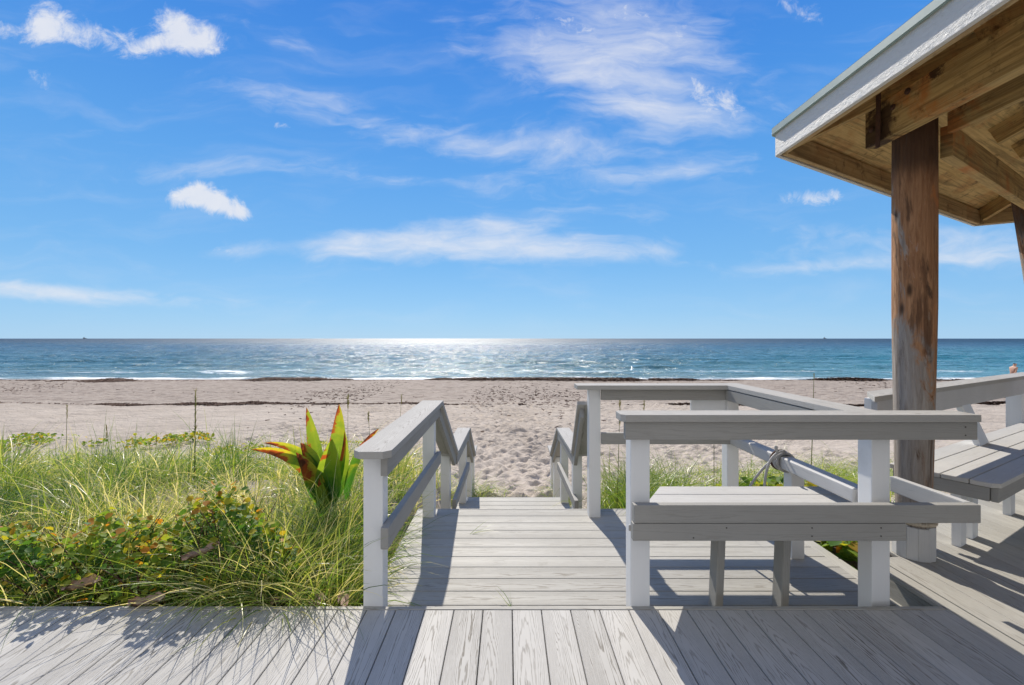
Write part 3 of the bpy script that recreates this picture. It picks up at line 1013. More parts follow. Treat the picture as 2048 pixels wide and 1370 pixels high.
# front railing of the seat, on the upper deck edge
t = empty('front_railing', 'waist high grey railing in front of the landing seat with two white posts', 'railing', (1.3, 2.3, 0))
post(t, .662, 2.312, -.40, .935, .096)
post(t, 1.908, 2.362, -.40, .935, .094)
cap(t, (.552, 2.268, .968), (2.30, 2.268, .968), .142, .036, .020, 0)
rail(t, (.575, 2.235, .886), (2.30, 2.235, .886), .088, .038)
rail(t, (.612, 2.215, .4865), (2.295, 2.215, .4865), .088, .040, 'upper_rail', .005)
rail(t, (2.272, 2.238, .487), (2.262, 2.66, .487), .088, .036, 'side_rail', .005, m='pale')
screws(t, [(2.24, 2.2155, .905), (2.24, 2.2155, .865)])

# the seat behind it
SEAT1 = .405
t = empty('landing_seat', 'low grey plank seat between the front railing and the side rail of the landing', 'bench', (1.2, 2.5, LZ))
sy = [2.262, 2.412, 2.562, 2.712, 2.862]
def lx(y): return .955 - (2.85 - y) * .60
for a, b2 in zip(sy[:-1], sy[1:]):
    b = MB()
    b.prism([(lx(a), a + .002), (1.995, a + .002), (1.995, b2 - .002), (lx(b2 - .004), b2 - .002)], SEAT1 - .03, SEAT1, .003)
    b.build('seat_board', MAT['seat'], t)
rail(t, (.607, 2.216, .398), (1.935, 2.216, .398), .084, .040, 'front_skirt', .004)
rail(t, (.98, 2.835, SEAT1 - .075), (1.98, 2.835, SEAT1 - .075), .08, .034, 'back_skirt', .003)
b = MB(); b.board((.66, 2.305, SEAT1 - .075), (.965, 2.825, SEAT1 - .075), .08, .03, (0, 0, 1), .003); b.build('end_skirt', MAT['rail'], t)
for (x, y) in ((1.155, 2.50), (1.512, 2.50), (1.05, 2.78), (1.78, 2.78)):
    if y > 2.7: continue
    b = MB(); b.board((x - .01, y, LZ - .0), (x + .012, y, SEAT1 - .03), .042, .09, (1, 0, 0), .004); b.build('leg', MAT['rail'], t)
screws(t, [(.90, 2.1955, .372), (1.06, 2.1955, .420), (1.475, 2.1955, .420), (1.475, 2.1955, .380), (1.81, 2.1955, .420), (1.81, 2.1955, .380)])

# ------------------------------------------------------------------ bench and back railing of the gazebo
G0 = Vector((2.98, 2.737, 0))        # nearest corner of the seat
def g(a, b, z): 
    v = G0 + E30 * a + N30 * b
    return Vector((v.x, v.y, z))
t = empty('gazebo_bench', 'long grey plank bench along the back railing of the gazebo', 'bench', tuple(G0))
SZ = .452
for k in range(4):
    b = MB()
    w0 = .004 + k * .137
    b.prism([tuple(g(-.0 if k else .035, w0, 0))[:2], tuple(g(3.2, w0, 0))[:2], tuple(g(3.2, w0 + .133, 0))[:2], tuple(g(0, w0 + .133, 0))[:2]] + ([tuple(g(0, w0 + .035, 0))[:2]] if k == 0 else []),
            SZ - .03, SZ, .003, 1, E30)
    b.build('seat_board', MAT['seat'], t)
rail(t, g(.02, .03, SZ - .075), g(3.18, .03, SZ - .075), .085, .034, 'front_skirt')
rail(t, g(.025, .05, SZ - .075), g(.025, .53, SZ - .075), .085, .034, 'end_skirt')
for (px, py) in ((2.935, 2.945), (3.13, 3.06), (3.83, 3.46)):
    b = MB(); b.board((px, py, 0), (px, py, SZ - .03), .105, .045, E30, .004, 2); b.build('leg', MAT['white'], t)
for a in (1.45, 2.4):
    b = MB(); p_ = g(a, .1, 0); b.board((p_.x, p_.y, 0), (p_.x, p_.y, SZ - .03), .105, .045, E30, .004, 2); b.build('leg', MAT['white'], t)
b = MB()
q0, q1 = g(1.40, .42, SZ - .005), g(1.38, .545, .80)
b.board(q0, q1, .20, .045, E30, .005)
b.build('back_support', MAT['white'], t)

t = empty('back_railing', 'long pale grey railing behind the gazebo bench running out of frame', 'railing', (2.5, 3.1, 0))
C0 = Vector((2.435, 3.005, 0))
def gr(a, b, z):
    v = C0 + E30 * a + N30 * b
    return Vector((v.x, v.y, z))
b = MB(); b.board(gr(.16, .085, .934), gr(4.1, .085, .934), .17, .036, tuple(N30), .004, 2, cut0=1.88); b.build('cap_rail', MAT['cap'], t)
rail(t, gr(.06, .025, .84), gr(4.05, .025, .84), .150, .036, m='pale')
for a in (.26, 3.52):
    p_ = gr(a, .095, 0)
    post(t, p_.x, p_.y, -.4, .915, .098 if a < 1 else .12, 30)
rail(t, gr(3.62, .06, .68), gr(4.05, .06, .68), .42, .03, 'splice_board', m='rail')

# ------------------------------------------------------------------ gazebo
gz = empty('gazebo', 'timber gazebo with hexagonal shingled roof on round weathered piles', 'gazebo', (5.22, 1.175, 0))
HC = Vector((5.22, 1.175, 0))
HR = 3.89
ZE = 2.594                # bottom of the eave fascia
SL = math.tan(R(23))
APO = HR * math.cos(R(30))
def hv(i, r=HR, z=0.):
    a = R(150 - 60 * i)
    return Vector((HC.x + r * math.cos(a), HC.y + r * math.sin(a), z))
def roof_z(p):             # underside of the roof boards
    dmax = max((p.x - HC.x) * math.cos(R(120 - 60 * i)) + (p.y - HC.y) * math.sin(R(120 - 60 * i)) for i in range(6))
    return ZE + .150 + (APO - dmax) * SL
ZTOP = ZE + .150
apex = Vector((HC.x, HC.y, ZTOP + APO * SL))
# roof boards underside (one face per side, split in boards by material), shingles above
for i in range(6):
    a, b_ = hv(i), hv(i + 1)
    # plank ceiling made of real boards parallel to the eave
    mbk = MB()
    ax = (b_ - a).normalized()
    mid = (a + b_) / 2
    inn = (HC - mid).normalized()
    upv = (inn + Vector((0, 0, SL))).normalized()
    nrow = 18
    dist = .195
    for k in range(nrow):
        d0 = .03 + k * dist
        if d0 + dist > APO: break
        half = (APO - d0 - dist / 2) * math.tan(R(30))
        c_ = mid + inn * (d0 + dist / 2)
        z = ZTOP + (d0 + dist / 2) * SL + .012
        mbk.board((c_.x - ax.x * half, c_.y - ax.y * half, z), (c_.x + ax.x * half, c_.y + ax.y * half, z), dist / math.cos(R(23)) + .0, .02, upv, .002)
    mbk.build('roof_boards', MAT['soffit'], gz)
    # shingle slab
    bm = bmesh.new()
    ov = .024
    A = hv(i, HR + ov * 1.15, ZTOP + .035 - ov * SL)
    B = hv(i + 1, HR + ov * 1.15, ZTOP + .035 - ov * SL)
    P = apex + Vector((0, 0, .05))
    rows = 22
    prevv = None
    for r_ in range(rows + 1):
        f0 = r_ / rows
        l = A.lerp(P, f0)
        rr = B.lerp(P, f0)
        if r_ == rows: l = rr = P
        up_ = Vector((0, 0, .012))
        v0, v1 = bm.verts.new(l + up_), bm.verts.new(rr + up_)
        if prevv:
            bm.faces.new((prevv[0], prevv[1], v1, v0)) if r_ < rows else bm.faces.new((prevv[0], prevv[1], v1))
        if r_ < rows:
            v2, v3 = bm.verts.new(l + up_ * 2.0), bm.verts.new(rr + up_ * 2.0)
            bm.faces.new((v0, v1, v3, v2))
            prevv = (v2, v3)
    # edge thickness
    e0, e1 = bm.verts.new(A - Vector((0, 0, .004))), bm.verts.new(B - Vector((0, 0, .004)))
    e2, e3 = bm.verts.new(A + Vector((0, 0, .024))), bm.verts.new(B + Vector((0, 0, .024)))
    bm.faces.new((e0, e1, e3, e2))
    q2, q3 = bm.verts.new(hv(i, HR - .02, ZTOP + .03)), bm.verts.new(hv(i + 1, HR - .02, ZTOP + .03))
    bm.faces.new((e0, e1, q3, q2))
    me = bpy.data.meshes.new('shingle_slope')
    bm.to_mesh(me); bm.free()
    link('shingle_slope', me, MAT['shingle'], gz)
    # metal drip edge
    b = MB()
    a2, b2 = hv(i, HR + .026), hv(i + 1, HR + .026)
    zd = ZTOP + .022
    b.board((a2.x, a2.y, zd), (b2.x, b2.y, zd), .050, .006, (0, 0, 1), .001)
    a3, b3 = hv(i, HR + .012), hv(i + 1, HR + .012)
    b.board((a3.x, a3.y, zd - .020), (b3.x, b3.y, zd - .020), .040, .004, (-inn.x, -inn.y, 0), .001)
    b.build('drip_edge', MAT['drip'], gz)
    # fascia: outer rough white board and inner framing board
    b = MB()
    a2, b2 = hv(i, HR - .003), hv(i + 1, HR - .003)
    b.board((a2.x, a2.y, ZE + .085), (b2.x, b2.y, ZE + .085), .170, .026, (0, 0, 1), .003)
    b.build('fascia', MAT['fascia'], gz)
    b = MB()
    a2, b2 = hv(i, HR - .046), hv(i + 1, HR - .046)
    b.board((a2.x, a2.y, ZE + .082), (b2.x, b2.y, ZE + .082), .150, .036, (0, 0, 1), .003)
    b.build('fascia_back', MAT['fascia_in'], gz)
    # hip rafter
    b = MB()
    p0 = hv(i, HR - .08); p1 = hv(i, .05)
    hs = (ZTOP + APO * SL - ZTOP) / HR
    b.board((p0.x, p0.y, ZTOP - .075 + .08 * hs), (p1.x, p1.y, ZTOP - .075 + (HR - .05) * hs), .14, .045, (0, 0, 1), .003)
    b.build('hip_rafter', MAT['rafter'], gz)
    # jack rafters square to the eave
    S = HR
    for u_ in (.20, .35, .5, .65, .80):
        c_ = a.lerp(b_, u_)
        run = (min(u_, 1 - u_) * S) * math.tan(R(60)) - .06
        b = MB()
        s0 = c_ + inn * .60
        s1 = c_ + inn * run
        b.board((s0.x, s0.y, ZTOP - .072 + .60 * SL), (s1.x, s1.y, ZTOP - .072 + run * SL), .138, .060, (0, 0, 1), .003)
        b.build('rafter', MAT['rafter'], gz)

# piles
PP = [Vector((2.510, 2.80, 0)), Vector((5.42, 4.34, 0)), Vector((7.9, 2.75, 0)), Vector((7.9, -.4, 0)), Vector((5.22, -1.95, 0)), Vector((2.50, -.45, 0))]
TT = [Vector((2.515, 2.80, 0)), Vector((4.93, 4.30, 0)), Vector((7.9, 2.75, 0)), Vector((7.9, -.4, 0)), Vector((5.22, -1.95, 0)), Vector((2.50, -.45, 0))]
for i in range(6):
    bm = bmesh.new()
    rings = []
    NS, NR = 48, 60
    for r_ in range(NR + 1):
        f0 = r_ / NR
        z = f0 * 2.72
        c_ = PP[i].lerp(TT[i], f0)
        rad = .0885 + .0195 * min(1, max(0, (z - .25) / 1.3))
        ring = []
        for k in range(NS):
            a = 2 * math.pi * k / NS
            q = rad * (1 + .030 * (mnoise.noise(Vector((math.cos(a) * 1.6, math.sin(a) * 1.6, z * .9 + i * 7))) ) +
                       .022 * mnoise.noise(Vector((math.cos(a) * 7, math.sin(a) * 7, z * 1.2 + i * 3))))
            ring.append(bm.verts.new((c_.x + q * math.cos(a), c_.y + q * math.sin(a), z)))
        rings.append(ring)
    for r_ in range(NR):
        for k in range(NS):
            bm.faces.new((rings[r_][k], rings[r_][(k + 1) % NS], rings[r_ + 1][(k + 1) % NS], rings[r_ + 1][k]))
    bm.faces.new(rings[-1])
    for f in bm.faces: f.smooth = True
    bmesh.ops.translate(bm, verts=bm.verts, vec=-PP[i])
    me = bpy.data.meshes.new('pile')
    bm.to_mesh(me); bm.free()
    o = link('pile', me, MAT['pile'], gz)
    o.location = PP[i]
    # stave collar at the foot with a rope ring
    cb = MB()
    for k in range(12):
        a = 2 * math.pi * (k + .5) / 12
        rr = .0925
        p_ = PP[i] + Vector((math.cos(a) * rr, math.sin(a) * rr, 0))
        hh_ = .20 + .006 * math.sin(k * 2.3)
        cb.board((p_.x, p_.y, 0.001), (p_.x, p_.y, hh_), .0525, .018, (-math.sin(a), math.cos(a), 0), .002)
    col_ = cb.build('collar', MAT['pale'], gz)
    for q in range(2):
        n_ = 90
        for s_ in range(3):
            ring = [PP[i] + Vector((math.cos(a) * (.098 + .006 * math.cos(a * 14 + s_ * 2.09)), math.sin(a) * (.098 + .006 * math.cos(a * 14 + s_ * 2.09)), .222 + q * .026 + .006 * math.sin(a * 14 + s_ * 2.09))) for a in np.linspace(0, 2 * math.pi, n_)]
            if i == 0:
                link('rope_ring', tube_mesh(ring, .0078, 6, False), MAT['rope'], gz)

# header beams between piles
def header(p0, p1, z0, h, th, name='header_beam'):
    b = MB()
    b.board((p0.x, p0.y, z0 + h / 2), (p1.x, p1.y, z0 + h / 2), h, th, (0, 0, 1), .006, 2)
    return b.build(name, MAT['beam'], gz)
# outer beam on the side facing the deck, running past the pile
header(Vector((2.350, 2.93, 0)), Vector((2.350, -.65, 0)), 2.565, .235, .075)
header(Vector((2.640, 2.70, 0)), Vector((2.640, -.65, 0)), 2.565, .235, .040)
pa = TT[0] + E30 * .10 - N30 * .12
pb = TT[1] - E30 * .02 - N30 * .12
header(pa, pb, 2.44, .19, .06)
for i in range(1, 5):
    header(TT[i], TT[i + 1], 2.50, .22, .08)
# hurricane straps
for (p_, zz) in ((Vector((2.288, 2.80, 0)), 2.52), ):
    b = MB()
    b.board((p_.x, p_.y, zz), (p_.x + .004, p_.y, zz + .33), .035, .004, (0, 1, 0), .001)
    b.build('metal_strap', MAT['rust'], gz)
# bolts near the pile head
for (yy_, zz) in ((2.86, 2.66), (2.70, 2.72), (2.60, 2.76)):
    link('bolt', tube_mesh([(2.2975, yy_, zz), (2.292, yy_, zz)], .018, 12), MAT['rust'], gz)

# ------------------------------------------------------------------ vegetation
def blades(x, y, z, length, width, lean, head, tint, bend, seg=5, droop=None):
    """arching grass blades, numpy; returns mesh"""
    n = len(x)
    S = seg + 1
    t = np.linspace(0, 1, S)[None, :]
    L = length[:, None]
    ang = lean[:, None] + bend[:, None] * t ** 1.3        # angle from vertical along the blade
    ds = L / seg
    hx = np.cumsum(np.sin(ang) * ds, 1) - np.sin(ang[:, :1]) * ds
    hz = np.cumsum(np.cos(ang) * ds, 1) - np.cos(ang[:, :1]) * ds
    cx, sx = np.cos(head)[:, None], np.sin(head)[:, None]
    curl = (rng.normal(0, .12, n)[:, None]) * t ** 2 * L
    px = x[:, None] + hx * cx - curl * sx
    py = y[:, None] + hx * sx + curl * cx
    pz = z[:, None] + hz
    w = width[:, None] * (1 - t ** 1.8 * .93) * .5
    tw = rng.uniform(0, math.pi, n)[:, None] + t * rng.normal(0, 1.0, n)[:, None]
    wx, wy, wz = -sx * np.cos(tw) * w, cx * np.cos(tw) * w, np.sin(tw) * w * .8
    A = np.stack([px - wx, py - wy, pz - wz], -1)
    B = np.stack([px + wx, py + wy, pz + wz], -1)
    V_ = np.stack([A, B], 2).reshape(-1, 3)               # n, S, 2
    base = (np.arange(n) * S * 2)[:, None] + (np.arange(seg) * 2)[None, :]
    Fq = np.stack([base, base + 1, base + 3, base + 2], -1).reshape(-1)
    tt = (tint[:, None, None] + np.linspace(-.08, .10, S)[None, :, None] + np.zeros((1, 1, 2))).reshape(-1)
    me = mesh_np(V_, Fq, 4, attrs={'tint': np.clip(tt, 0, 1)})
    me.polygons.foreach_set('use_smooth', np.ones(len(me.polygons), bool))
    return me


def join_np(meshes):
    bm = bmesh.new()
    for m__ in meshes:
        bm.from_mesh(m__)
    me = bpy.data.meshes.new('joined')
    bm.to_mesh(me)
    bm.free()
    return me


def grass_patch(name, label, pts, lmin, lmax, kind='stuff', cat='grass', upright=.0, w=.0055, tint=(.1, .95), bendr=(.5, 2.4), seg=5, floor=None):
    n = len(pts)
    x, y = pts[:, 0], pts[:, 1]
    z = (ground_z(x, y) if floor is None else np.full(n, floor)) - .01
    L = rng.uniform(lmin, lmax, n) * (.55 + .9 * fbm(x, y, 1.1, 2, 77))
    head = rng.uniform(0, 2 * math.pi, n) * .55 + fbm(x, y, .6, 2, 14) * 7 + rng.normal(0, .7, n)
    lean = np.abs(rng.normal(.18, .18, n)) * (1 - upright)
    bend = rng.uniform(*bendr, n) * (1 - upright)
    lowf = fbm(x, y, .9, 3, 41)
    tn = np.clip(tint[0] + (tint[1] - tint[0]) * (rng.beta(1.6, 2.0, n) * .75 + lowf * .35), 0, 1)
    me = blades(x, y, z, L, rng.uniform(.6, 1.5, n) * w, lean, head, tn, bend, seg)
    o = link(name, me, MAT['grass'])
    tag(o, label, cat, None, kind)
    return o


def clumped(n, x0, x1, y0, y1, seed, thr=.35, dens=.5, cl=.10, fr=None):
    """clumped random positions"""
    r = np.random.default_rng(seed)
    k = max(8, n // 14)
    cx = r.uniform(x0, x1, k * 3)
    cy = r.uniform(y0, y1, k * 3)
    m__ = fbm(cx, cy, dens, 3, seed) > thr
    if fr is not None: m__ &= fr(cx, cy)
    cx, cy = cx[m__][:k * 2], cy[m__][:k * 2]
    j = r.integers(0, len(cx), n)
    return np.stack([cx[j] + r.normal(0, cl, n), cy[j] + r.normal(0, cl, n)], 1)


def vis(cx, cy):      # keep to what the photo could plausibly see, a step to either side included
    return (np.abs(cx) < cy * 1.25 + 1.2)


def tussocks(name, label, areas, kind='stuff', cat='grass', seed=1, mat_='grass'):
    """areas: (n clumps, x0,x1,y0,y1, blades, L0,L1, spread, filter, straw, upright)"""
    r = np.random.default_rng(seed)
    out = []
    for (nc, x0, x1, y0, y1, nb, l0, l1, sp, fr, straw, upr) in areas:
        cx, cy = r.uniform(x0, x1, nc * 3), r.uniform(y0, y1, nc * 3)
        k = fr(cx, cy)
        cx, cy = cx[k][:nc], cy[k][:nc]
        m__ = len(cx)
        cl = l0 + (l1 - l0) * np.clip(fbm(cx, cy, .55, 3, seed + 3) * 1.3 - .15 + r.normal(0, .16, m__), 0, 1.2)
        ct = np.clip(straw + .62 * (fbm(cx, cy, .8, 3, seed + 5) - .5) * 2 - .08 + r.normal(0, .10, m__), 0, 1)
        cw = r.uniform(.7, 1.5, m__)
        cd = r.uniform(0, 6.283, m__)
        j_ = np.repeat(np.arange(m__), nb)
        n = len(j_)
        hd = r.uniform(0, 2 * math.pi, n)
        hd = np.where(r.random(n) < .45, cd[j_] + r.normal(0, .6, n), hd)
        rad = np.abs(r.normal(0, sp, n))
        x = cx[j_] + np.cos(hd) * rad
        y = cy[j_] + np.sin(hd) * rad
        L = cl[j_] * r.uniform(.45, 1.15, n)
        lean = np.abs(r.normal(.28, .22, n)) * (1 - upr)
        bend = np.clip(r.gamma(2.6, .55, n), .1, 2.9) * (1 - upr)
        tn = np.clip(ct[j_] + r.normal(0, .17, n) + (r.random(n) < .13) * .45, 0, 1)
        ok = (y > 2.36) | (x > .5)
        out.append(blades(x[ok], y[ok], ground_z(x[ok], y[ok]) - .01, L[ok], r.uniform(.0042, .0080, ok.sum()) * cw[j_][ok] * (1 + np.clip(y[ok] - 3, 0, 5) * .22), lean[ok], hd[ok], tn[ok], bend[ok], 6))
    me = join_np(out) if len(out) > 1 else out[0]
    for p_ in me.polygons: p_.use_smooth = True
    o = link(name, me, MAT[mat_])
    tag(o, label, cat, None, kind)
    return o


def hnear(x, y):
    # height of the low bush that grows right against the deck edge
    b = .66 * np.exp(-((x + 1.62) / .36) ** 2 - ((y - 2.62) / .34) ** 2) \
        + .50 / (1 + np.exp((x + 1.95) / .10)) * np.exp(-((np.maximum(y, 2.5) - 2.5) / .34) ** 2) * (.8 + .4 * fbm(x, y * 0, 1.3, 2, 6)) \
        + .30 * np.exp(-((x + 1.22) / .16) ** 2 - ((y - 2.45) / .16) ** 2)
    return (b * (.62 + .76 * fbm(x, y, 3.6, 3, 61)) + .05) * np.clip((y - 2.29) / .10, .3, 1)


VL = lambda a, b: vis(a, b) & (a < -.90)
bushy = lambda a, b: VL(a, b) & ((hnear(a, b) < .22) | (b > 2.8))
tussocks('dune_grass', 'thick tangle of arching green and straw grass on the dune left of the steps',
         [(30, -1.45, -.94, 2.42, 2.80, 50, .45, .85, .04, VL, .58, 0),
          (16, -1.50, -.94, 2.38, 2.62, 34, .65, 1.05, .04, VL, .66, .38),
          (24, -3.6, -1.4, 2.38, 2.62, 18, .60, 1.0, .03, VL, .62, .35),
          (40, -3.6, -1.0, 2.8, 3.6, 40, .60, 1.0, .04, VL, .70, .25),
          (34, -1.75, -.93, 2.8, 3.6, 56, .50, .90, .05, VL, .50, 0),
          (14, -4.2, -1.3, 2.45, 2.75, 22, .45, .80, .04, VL, .55, 0),
          (80, -5.0, -1.2, 2.75, 3.6, 44, .42, .80, .06, bushy, .48, 0),
          (190, -7.0, -1.0, 3.4, 5.4, 36, .35, .80, .08, VL, .50, .0),
          (190, -10.5, -1.0, 5.2, 7.4, 26, .34, .70, .10, VL, .45, .15),
          (70, -12, -1.2, 7.2, 8.4, 16, .28, .55, .10, lambda a, b: VL(a, b) & (fbm(a, b, .7, 3, 9) > .45), .40, .35),
          (26, -13, -1.5, 8.4, 10.2, 9, .2, .45, .08, lambda a, b: VL(a, b) & (fbm(a, b, .5, 3, 9) > .48), .45, .4)], seed=21)
r_ = np.random.default_rng(91)
n_ = 330
xx_ = np.where(r_.random(n_) < .74, r_.uniform(-1.5, -.88, n_), r_.uniform(-3.6, -.88, n_)) + 0
me_ = blades(xx_, r_.uniform(2.31, 2.44, n_), np.full(n_, -.16), r_.uniform(.32, .74, n_), r_.uniform(.004, .0085, n_), r_.uniform(.05, .5, n_), -math.pi / 2 + r_.normal(0, 1.15, n_), np.clip(r_.beta(1.4, 1.2, n_), 0, 1), r_.uniform(.5, 1.9, n_), 7)
tag(link('edge_grass', me_, MAT['grass']), 'long arching grass blades leaning out over the edge of the near deck', 'grass', None, 'stuff')
tussocks('upright_grass', 'taller upright green shoots standing out of the left dune grass',
         [(90, -8.0, -1.3, 3.6, 7.5, 9, .45, .85, .03, VL, .10, .82),
          (46, -12, -1.5, 7.0, 9.0, 8, .40, .75, .04, VL, .15, .82)], seed=44)

# right dune
def notdeck(cx, cy):
    return vis(cx, cy) & ~((cy < 4.1) & (cx < 2.35)) & ~((cx < 1.0) & (cy < 7.8)) & ~((cx > 2.3) & (cy < 3.2 + (cx - 2.3) * .577 + .1))
pr = np.concatenate([clumped(2600, .95, 1.9, 4.15, 5.6, 201, .30, .6, .08, notdeck), clumped(2300, 1.5, 8.5, 4.3, 8.6, 202, .55, .6, .14, notdeck), clumped(1400, 3.4, 10, 5.8, 8.3, 203, .46, .4, .13, notdeck)])
pr = pr[(pr[:, 0] > .88) & notdeck(pr[:, 0], pr[:, 1])]
grass_patch('dune_grass', 'scattered tufts of grass on the sand hills behind the right railings', pr, .36, .82, w=.0065, bendr=(.6, 2.2), tint=(.1, .85))

# two tufts at the foot of the steps
for (cx_, cy_, sp, nn, lab) in ((-.50, 7.15, .22, 420, 'arching grass tuft at the left foot of the beach steps'), (.78, 6.55 + .5, .16, 240, 'arching grass tuft at the right foot of the beach steps')):
    q = np.stack([cx_ + rng.normal(0, sp, nn), cy_ + rng.normal(0, .22, nn)], 1)
    grass_patch('grass_tuft', lab, q, .35, .75, None, 'grass tuft', w=.006, bendr=(.8, 2.2), tint=(.05, .8))

# creeping vines on open sand, behind the grass
def leaf_quads(x, y, z, size, tint, tilt=.8, seed=0, fold=.25):
    """six-sided little leaves with a folded midrib"""
    r = np.random.default_rng(seed)
    n = len(x)
    az = r.uniform(0, 2 * math.pi, n)
    el = r.normal(.35, tilt * .5, n)
    ro = r.normal(0, tilt * .6, n)
    f = np.stack([np.cos(az) * np.cos(el), np.sin(az) * np.cos(el), np.sin(el)], 1)
    s0 = np.stack([-np.sin(az), np.cos(az), np.zeros(n)], 1)
    u0 = np.cross(f, s0) * -1
    s_ = s0 * np.cos(ro)[:, None] + u0 * np.sin(ro)[:, None]
    u_ = np.cross(s_, f) * -1
    c = np.stack([x, y, z], 1)
    prof = [(0, 0, 0), (.28, .36, 1), (.62, .40, 1), (1.0, .0, 0), (.62, -.40, 1), (.28, -.36, 1)]
    V_ = []
    for (l, w, k) in prof:
        V_.append(c + f * (l * size)[:, None] + s_ * (w * size)[:, None] + u_ * (abs(w) * fold * size)[:, None] - np.array([0, 0, 1]) * (l * l * .15 * size)[:, None])
    V_ = np.stack(V_, 1).reshape(-1, 3)
    b = (np.arange(n) * 6)[:, None]
    Fq = np.concatenate([b + np.array([[0, 1, 2, 3]]), b + np.array([[0, 3, 4, 5]])], 1).reshape(-1)
    me = mesh_np(V_, Fq, 4, attrs={'tint': np.repeat(np.clip(tint, 0, 1), 6)})
    me.polygons.foreach_set('use_smooth', np.ones(len(me.polygons), bool))
    return me


def shrub_mass(n, x0, x1, y0, y1, hfun, seed, thr=.3, smin=.022, smax=.045, tfun=None, dens=1.2, fr=None, zmin=0.):
    r = np.random.default_rng(seed)
    x = r.uniform(x0, x1, n * 3)
    y = r.uniform(y0, y1, n * 3)
    k = (fbm(x, y, dens, 3, seed) > thr)
    if fr is not None: k &= fr(x, y)
    x, y = x[k][:n], y[k][:n]
    h = hfun(x, y)
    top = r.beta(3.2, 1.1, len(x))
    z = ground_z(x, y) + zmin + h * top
    tint = tfun(x, y, top, r)
    return leaf_quads(x, y, z, r.uniform(smin, smax, len(x)), tint, 1.0, seed)


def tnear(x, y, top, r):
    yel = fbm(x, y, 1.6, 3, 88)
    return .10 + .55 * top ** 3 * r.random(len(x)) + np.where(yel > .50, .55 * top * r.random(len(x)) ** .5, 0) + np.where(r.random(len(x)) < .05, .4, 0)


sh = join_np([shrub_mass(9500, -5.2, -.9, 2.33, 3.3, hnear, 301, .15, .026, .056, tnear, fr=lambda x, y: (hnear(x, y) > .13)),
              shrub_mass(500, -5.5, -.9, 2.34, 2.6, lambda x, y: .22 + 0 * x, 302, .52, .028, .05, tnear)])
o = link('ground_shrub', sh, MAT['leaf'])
tag(o, 'low bushy green creeper with small round leaves along the deck edge', 'shrub', None, 'stuff')
# twigs under it
tw = []
for k in range(260):
    x_ = rng.uniform(-4.4, -1.2); y_ = rng.uniform(2.38, 3.0)
    z_ = float(ground_z(x_, y_)); h_ = float(hnear(np.array([x_]), np.array([y_]))[0])
    a = rng.uniform(0, 6.28)
    tw.append(tube_mesh(bez([(x_, y_, z_), (x_ + .05 * math.cos(a), y_ + .05 * math.sin(a), z_ + h_ * .6), (x_ + .2 * math.cos(a), y_ + .2 * math.sin(a), z_ + h_ * .9)], 4), [.004, .0035, .003, .0025, .0015], 4))
tj = join_np(tw)
link('twigs', tj, MAT['rust'], o)
tag(bpy.data.objects['twigs'], kind='stuff')

# vines on the sand at the back left
def ell(cx, cy, rx, ry):
    return lambda x, y: ((x - cx) / rx) ** 2 + ((y - cy) / ry) ** 2 < .25 + 1.1 * fbm(x, y, 1.1, 3, 71)
sv = join_np([shrub_mass(900, -16, -10.9, 10.6, 13.4, lambda x, y: .12 + 0 * x, 311, .50, .05, .12, lambda x, y, t_, r: .35 + .55 * r.random(len(x)), 1.9, ell(-13.2, 12.1, 2.2, 1.2)),
              shrub_mass(1150, -11, -7.4, 10.8, 13.6, lambda x, y: .22 + 0 * x, 312, .48, .05, .12, lambda x, y, t_, r: .38 + .58 * r.random(len(x)), 1.9, ell(-9.2, 12.2, 1.5, 1.0)),
              shrub_mass(500, -7.4, -3.6, 10.6, 12.6, lambda x, y: .08 + 0 * x, 313, .48, .05, .09, lambda x, y, t_, r: .45 + .45 * r.random(len(x)), 1.2)])
o = link('beach_vine', sv, MAT['leaf'])
tag(o, 'yellowing creeping vine spread over the open sand behind the left dune grass', 'vine', None, 'stuff')

# broad-leaved ground cover in the gap between landing and gazebo
sg = join_np([shrub_mass(1000, 2.32, 3.3, 2.9, 4.6, lambda x, y: .34 + 0 * x, 321, .15, .07, .13, lambda x, y, t_, r: .35 + .5 * t_ * r.random(len(x)) + np.where(r.random(len(x)) < .1, .35, 0), 1.2,
                         lambda x, y: (y > 3.15 + (x - 2.42) * .577) | (x < 2.40)),
              shrub_mass(160, 1.2, 2.2, 4.3, 4.9, lambda x, y: .25 + 0 * x, 322, .2, .06, .10, lambda x, y, t_, r: .5 + .3 * r.random(len(x)))])
o = link('sea_grape_cover', sg, MAT['leaf'])
tag(o, 'bright green broad leaved plants growing beside the right edge of the landing', 'plants', None, 'stuff')

# tall seed stalks
def stalk(px, y, pytop, h_head, lab, lean=0.0, thick=.0035):
    x = (px - CX) / F * y
    ztop = EYE - (pytop - CY) / F * y
    z0 = float(ground_z(x, y))
    t_ = empty('seed_stalk', lab, 'grass stalk', (x, y, z0), 'tall seed stalks standing above the dune grass')
    H = ztop - z0
    pts = bez([(x - lean * H, y, z0), (x - lean * H * .4, y, z0 + H * .5), (x, y, ztop)], 10)
    me = tube_mesh(pts, [thick * (1.3 - .7 * i / 10) for i in range(11)], 6)
    me.attributes.new('tint', 'FLOAT', 'POINT').data.foreach_set('value', [.2] * len(me.vertices))
    link('stem', me, MAT['stalk'], t_)
    r = np.random.default_rng(int(px))
    n = 46
    zz = ztop - h_head * r.random(n)
    me = blades(np.full(n, x) + r.normal(0, .002, n), np.full(n, y), zz, np.full(n, .045) * (h_head / .3) ** .5, np.full(n, .008), np.full(n, .28), r.uniform(0, 6.28, n), r.uniform(.4, 1, n), np.full(n, .2), 2)
    link('seed_head', me, MAT['stalk'], t_)


